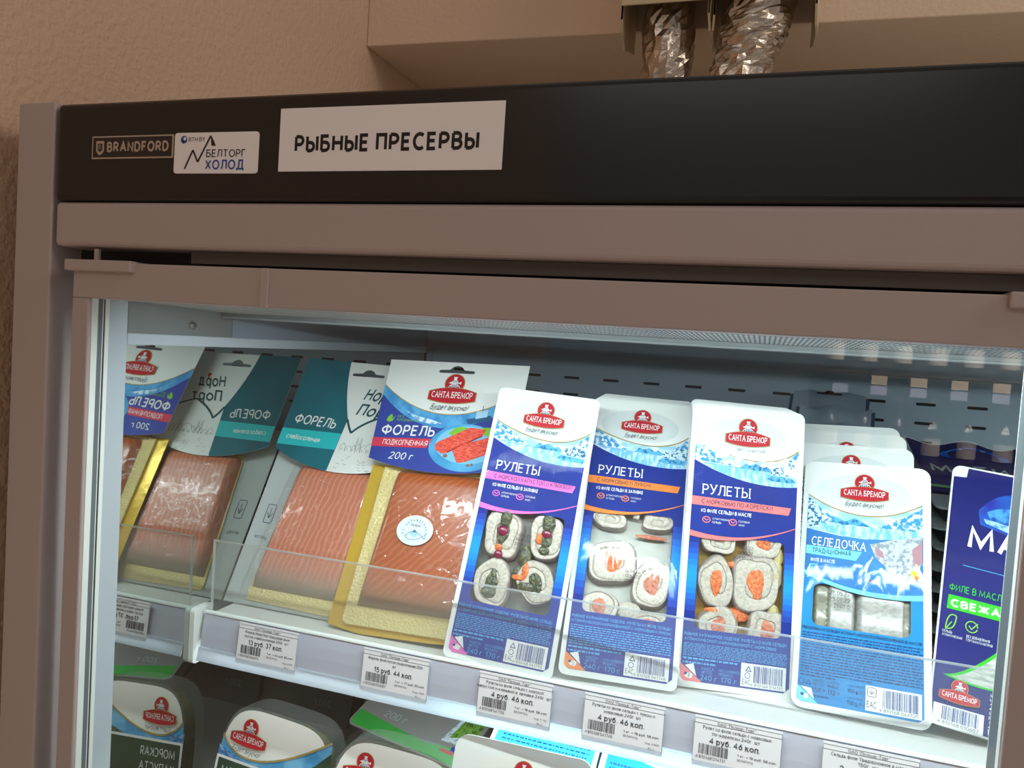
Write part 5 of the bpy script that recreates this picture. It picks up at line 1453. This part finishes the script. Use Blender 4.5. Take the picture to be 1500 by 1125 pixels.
def kelp_pack(label, M, words):
    w, h = 122, 176
    t = thing('kelp_salad_tray', label, 'food tray', M, 'kelp salad trays on the lower shelf')
    b = MB(); plate(b, dome(w + 3, h + 4), -0.030, -0.0008, FILM3); b.build('clear_tub', t)
    b = MB(); plate(b, [(x * 0.93, 3 + y * 0.93) for x, y in dome(w, h)], -0.024, -0.003, mat('kelp_salad', '#3F4F38', 0.5, mix=(120, '#6B6A40', 0.45, 0.6))); b.build('kelp_salad', t)
    a = Art(0.0002); out = dome(w, h)
    a.poly(out, mat('lid_cream', '#F1F2EA', 0.4), 0)
    top = lambda x: x
    ins = [(x * 0.985, y * 0.985 + 1.2) for x, y in out]
    low = curve((-60, 146), (-16, 131), (58, 169))
    right = [q for q in ins if q[0] > 0 and q[1] < 150 and q[1] > 6][::-1]
    left = [q for q in ins if q[0] < 0 and 6 < q[1] < 127]
    # art below the gold curve: sky strip, sea, kelp green
    
    box = [(-61, 6), (61, 6)]
    a.poly([(-61, 6), (-56, 2), (56, 2), (60, 6), (60, 132)] + low[::-1], mat('lid_blue', '#3F9AD0', 0.4, mix=(40, '#79BFE4', 0.4, 0.6)), 1)
    a.poly([(-61.5, 60), (61, 60), (60, 128)] + [(40, 128), (20, 126), (4, 121), (-16, 119), (-62, 135)], P_SEA, 2)
    a.poly([(-61.5, 60), (-61.5, 122), (-48, 118), (-38, 108), (-8, 96), (20, 98), (26, 60)], mat('lid_rocks', '#6E7468', 0.5, mix=(220, '#C9CBBB', 0.48, 0.6)), 3)
    a.poly([(-61, 6), (-56, 2), (56, 2), (61, 6), (60.5, 118), (59.5, 160), (44, 144), (26, 130), (10, 124), (14, 112), (26, 108), (0, 102), (-60, 100)], P_KELP, 4)
    a.poly([(-4, 121), (12, 126), (26, 131), (28, 124), (10, 118)], mat('lid_moss', '#5D7052', 0.5, mix=(220, '#3C4D36', 0.45, 0.6)), 5)
    a.line(low, 1.8, P_GOLD, 5)
    a.logo(-31, 158, 40, 5)
    # kelp ribbons
    Y2 = mat('lid_ribbon_yellow', '#C8B04E', 0.5, mix=(90, '#E0CC78', 0.45, 0.6)); Y3 = mat('lid_ribbon_green', '#9AAE3C', 0.5, mix=(90, '#728A2C', 0.45, 0.6))
    a.poly([(28, 130), (58, 147), (60, 138), (46, 131), (30, 122)], Y2, 6)
    a.poly([(52, 138), (56, 138), (45, 108), (48, 94), (40, 96), (42, 110)], Y3, 7); a.poly([(56, 138), (60, 136), (60, 96), (54, 100)], Y3, 7)
    a.poly([(28, 96), (44, 99), (58, 94), (58, 84), (36, 84), (28, 88)], Y3, 8)
    # framed name panel
    a.rect(-62, 30, 6, 126, P_CARD, 9); a.rect(-59.5, 27.5, 8.5, 123.5, P_KELP, 10)
    a.text(words[0], -54, -12, 109, 8.5, P_CARD, 11); a.text(words[1], -54, -12, 95, 8.5, P_CARD, 11)
    a.build('printed_lid', t)
    f = MB(); plate(f, [(x * 1.025, y * 1.02 - 1) for x, y in out], -0.0006, 0.0, FILM3); f.build('clear_rim', t)
    return t


kelp_pack('kelp salad tray at the left end of the lower shelf, standing upright', pose(80, 0, -4.0, (-0.4262, 0.598, -0.5440)), ('МОРСКАЯ', 'КАПУСТА'))
kelp_pack('second kelp salad tray from the left, upright beside the first', pose(80, 4, -4.0, (-0.2955, 0.592, -0.5440)), ('МОРСКАЯ', 'КАПУСТА'))


def flat_tray(name, label, cat, M, w, h, d, topm, art, body=TRAYW, group=None, r=8):
    t = thing(name, label, cat, M, group)
    b = MB(); tray(b, w, h, d, body, r=r); b.build('tub', t)
    a = Art(0.0002); a.poly(rrect(-w / 2, w / 2, 0, h, r), P_WHITE if body is TRAYW else body, 0)
    art(a); a.build('printed_lid', t)
    return t


# white tub standing in front of the aqua pack
def art_tub(a):
    a.ell(2, 116, 46, 26, mat('lid_cream'), 1)
    a.logo(2, 131, 38, 2)
    a.poly([(-58, 10), (58, 10), (58, 86), (20, 76), (-20, 78), (-58, 122), (-58, 60)], P_CYAN, 1)
    a.text('2', 44, 49, 134, 7, INK, 2, rot=1.3)
t = flat_tray('white_tub', 'white lidded tub with red mark, standing below the third price tag', 'food tray', pose(72, 4, -1.5, (-0.166, 0.560, -0.4745)), 118, 150, 26, P_WHITE, art_tub, group='white and aqua packs on the lower shelf', r=12)


def art_aqua(a):
    a.rect(-46, 46, 10, 150, P_AQUA, 1)
    a.poly([(-46, 110), (-20, 92), (20, 84), (46, 92), (46, 150), (-46, 150)], P_BLUE, 2)
    a.poly([(6, 104), (24, 116), (46, 112), (46, 98), (30, 94)], P_HERR, 3); a.ell(38, 96, 9, 7, P_YEL, 4, 18)
    a.text('СЕЛЕДОЧКА', -36, 4, 112, 7, P_WHITE, 3); a.text('ФИЛЕ В МАСЛЕ', -30, -8, 104, 3, P_WHITE, 3)
    a.micro(-40, 42, 24, 80, 12, mat('print_mid_blue_text'), 2, seed=8)
AQ = pose(24, 4, -4, (-0.165, 0.640, -0.3755))
flat_tray('herring_fillet_pack', 'bright aqua herring pack lying back behind the white tub', 'food pack', AQ, 100, 160, 16, P_WHITE, art_aqua, group='white and aqua packs on the lower shelf')


def art_fish(a):
    a.rect(-44, 44, 6, 150, P_CYAN, 1)
    a.poly(curve((-36, 60), (0, 40), (38, 62)) + [(40, 140), (-38, 140)], mat('pack_window_fish', '#B9C6CA', 0.3, coat=0.4, mix=(60, '#7F9AA4', 0.42, 0.62)), 2)
    a.micro(-40, 30, 8, 36, 6, mat('print_mid_blue_text'), 2, seed=18)
for k, (x, lab) in enumerate(((-0.063, 'cyan herring pack lying back under the fourth price tag'), (0.045, 'cyan herring pack lying back under the fifth price tag'), (0.150, 'cyan herring pack lying back under the sixth price tag'))):
    flat_tray('herring_fillet_pack', lab, 'food pack', pose(24, 3, -4, (x, 0.632, -0.3745)), 98, 160, 16, P_WHITE, art_fish, group='white and aqua packs on the lower shelf')


# support stack under the lying packs
def art_blank(a):
    a.rect(-44, 44, 8, 150, P_CYAN, 1)
for i, x in enumerate((-0.163, -0.061, 0.047, 0.152)):
    for k in range(5):
        pos = ('topmost', 'second', 'third', 'fourth', 'lowest')[k]
        col = ('aqua', 'first cyan', 'second cyan', 'third cyan')[i]
        if i == 0 and k == 0:
            st0 = flat_tray('herring_fillet_pack', '%s pack of the pile under the %s herring pack' % (pos, col), 'food pack', pose(16, 3, -4, (x, 0.632, -0.4040)), 98, 160, 16, P_WHITE, art_blank, group='piled packs on the lower shelf')
        else:
            copy_thing(st0, pose(16 - 3.5 * k, 3, -4, (x, 0.632 + 0.002 * k, -0.4040 - 0.0255 * k)), '%s pack of the pile under the %s herring pack' % (pos, col))


# dark green 200 g boxes lying behind the kelp trays
def art_green(a):
    a.poly([(-68, 8), (-64, 2), (64, 2), (68, 8), (68, 24), (20, 14), (-68, 22)], mat('box_green', '#2F9A3C', 0.35), 1)
    a.poly([(34, 24), (66, 26), (66, 70), (40, 60)], P_HERR, 1); a.poly([(40, 30), (66, 40), (66, 80), (46, 70)], mat('print_scallion', '#6E9A3A', 0.4, mix=(160, '#33551f', 0.45, 0.6, (4, 1, 1))), 2)
    a.ell(56, 28, 5, 2.4, mat('print_fig', '#8A5A28', 0.4), 3, 12); a.rect(40, 56, 12, 16, P_RED, 3); a.rect(50, 58, 16, 22, P_LOGOB, 4)
    a.text('200 г', -40, -12, 24, 9, P_GREY, 2)
KB = mat('box_black_lid', '#85817e', 0.25, coat=0.4)
for k, (x, y, z, ti, ya, lab) in enumerate(((-0.318, 0.690, -0.4060, 20, -6, 'dark box with green edge marked 200 г, nearest behind the kelp trays'), (-0.412, 0.800, -0.4060, 26, -3, 'dark box lying furthest left behind the kelp trays'), (-0.300, 0.690, -0.4480, 16, -4, 'dark box underneath the green edged 200 г box'))):
    flat_tray('seafood_box', lab, 'food box', pose(ti, ya, -6, (x, y, z)), 140, 170, 26, KB, art_green, body=KB, group='dark seafood boxes on the lower shelf')
# dark packs behind, out of the light
for k, (x, z, lab) in enumerate(((-0.42, -0.325, 'tall black pack standing at the back left of the lower shelf'), (-0.27, -0.340, 'tall black pack standing at the back of the lower shelf, right of the first'))):
    flat_tray('seafood_box', lab, 'food box', pose(74, 0, 0, (x, 0.93, -0.545)), 142, 200, 26, KB, lambda a: a.text('200 г', -40, -12, 24, 9, P_GREY, 2), body=KB, group='dark seafood boxes on the lower shelf')

# ================================================================== the aisle shelving behind the photographer (mirrored in the glass)
AX, AY = 1.0, -2.55
t = thing('shop_shelving', 'shop shelving across the aisle, seen mirrored in the upper right of the glass', 'shelving', Matrix.Translation((AX, AY, -1.5)))
SHB = mat('shelving_dark', '#4a4038', 0.6)
b = MB(); b.box(-0.8, 0.8, -0.32, -0.30, 0, 1.95, SHB); b.build('back_panel', t)
for z in (0.35, 0.75, 1.12, 1.49, 1.86):
    b = MB(); b.box(-0.8, 0.8, -0.30, 0.0, z - 0.02, z, SHB); b.build('shelf_board', t)
rnd = random.Random(21)
CREAM = mat('card_cream', '#E9D3B4', 0.6); LILAC = mat('card_lilac', '#BFBEDB', 0.6)
for k in range(11):
    for dz, m in ((-0.034, CREAM), (-0.075, LILAC)):
        if rnd.random() < 0.2:
            continue
        b = MB(); b.box(-0.078, 0.078, -0.0005, 0.0005, -0.018, 0.018, m); o = b.build('shelf_card', None)
        o.location = (AX - 0.70 + 0.145 * k, AY + 0.002, -1.5 + 1.49 + dz + ZO); o.scale = (0.38, 1, 1)
        tag(o, '%s shelf edge card on the shelving mirrored in the glass' % ('cream' if m is CREAM else 'lilac'), 'price card', 'shelf edge cards across the aisle')
BG = mat('bottle_glass_dark', '#3A3530', 0.1, coat=0.5); BC = mat('bottle_cap_orange', '#D98B3A', 0.4); BL = mat('bottle_label', '#CFC6B8', 0.5)
bt0 = None
for zsh in (1.12, 1.49):
    for k in range(12):
        M = Matrix.Translation((AX - 0.72 + 0.13 * k, AY - 0.10, -1.499 + zsh))
        lab = 'slim bottle on the %s shelf of the shelving mirrored in the glass' % ('middle' if zsh < 1.3 else 'upper')
        if bt0 is None:
            bt0 = thing('bottle', lab, 'bottle', M, 'bottles across the aisle')
            b = MB(); b.tube([(0, 0, 0), (0, 0, 0.15), (0, 0, 0.19), (0, 0, 0.25)], [0.034, 0.034, 0.014, 0.013], BG, 14); b.build('glass_body', bt0, smooth=False)
            b = MB(); b.tube([(0, 0, 0.25), (0, 0, 0.275)], 0.015, BC, 12); b.build('cap', bt0)
            b = MB(); b.tube([(0, 0, 0.04), (0, 0, 0.11)], 0.0348, BL, 14, cap=False); b.build('label', bt0)
        else:
            copy_thing(bt0, M, lab)
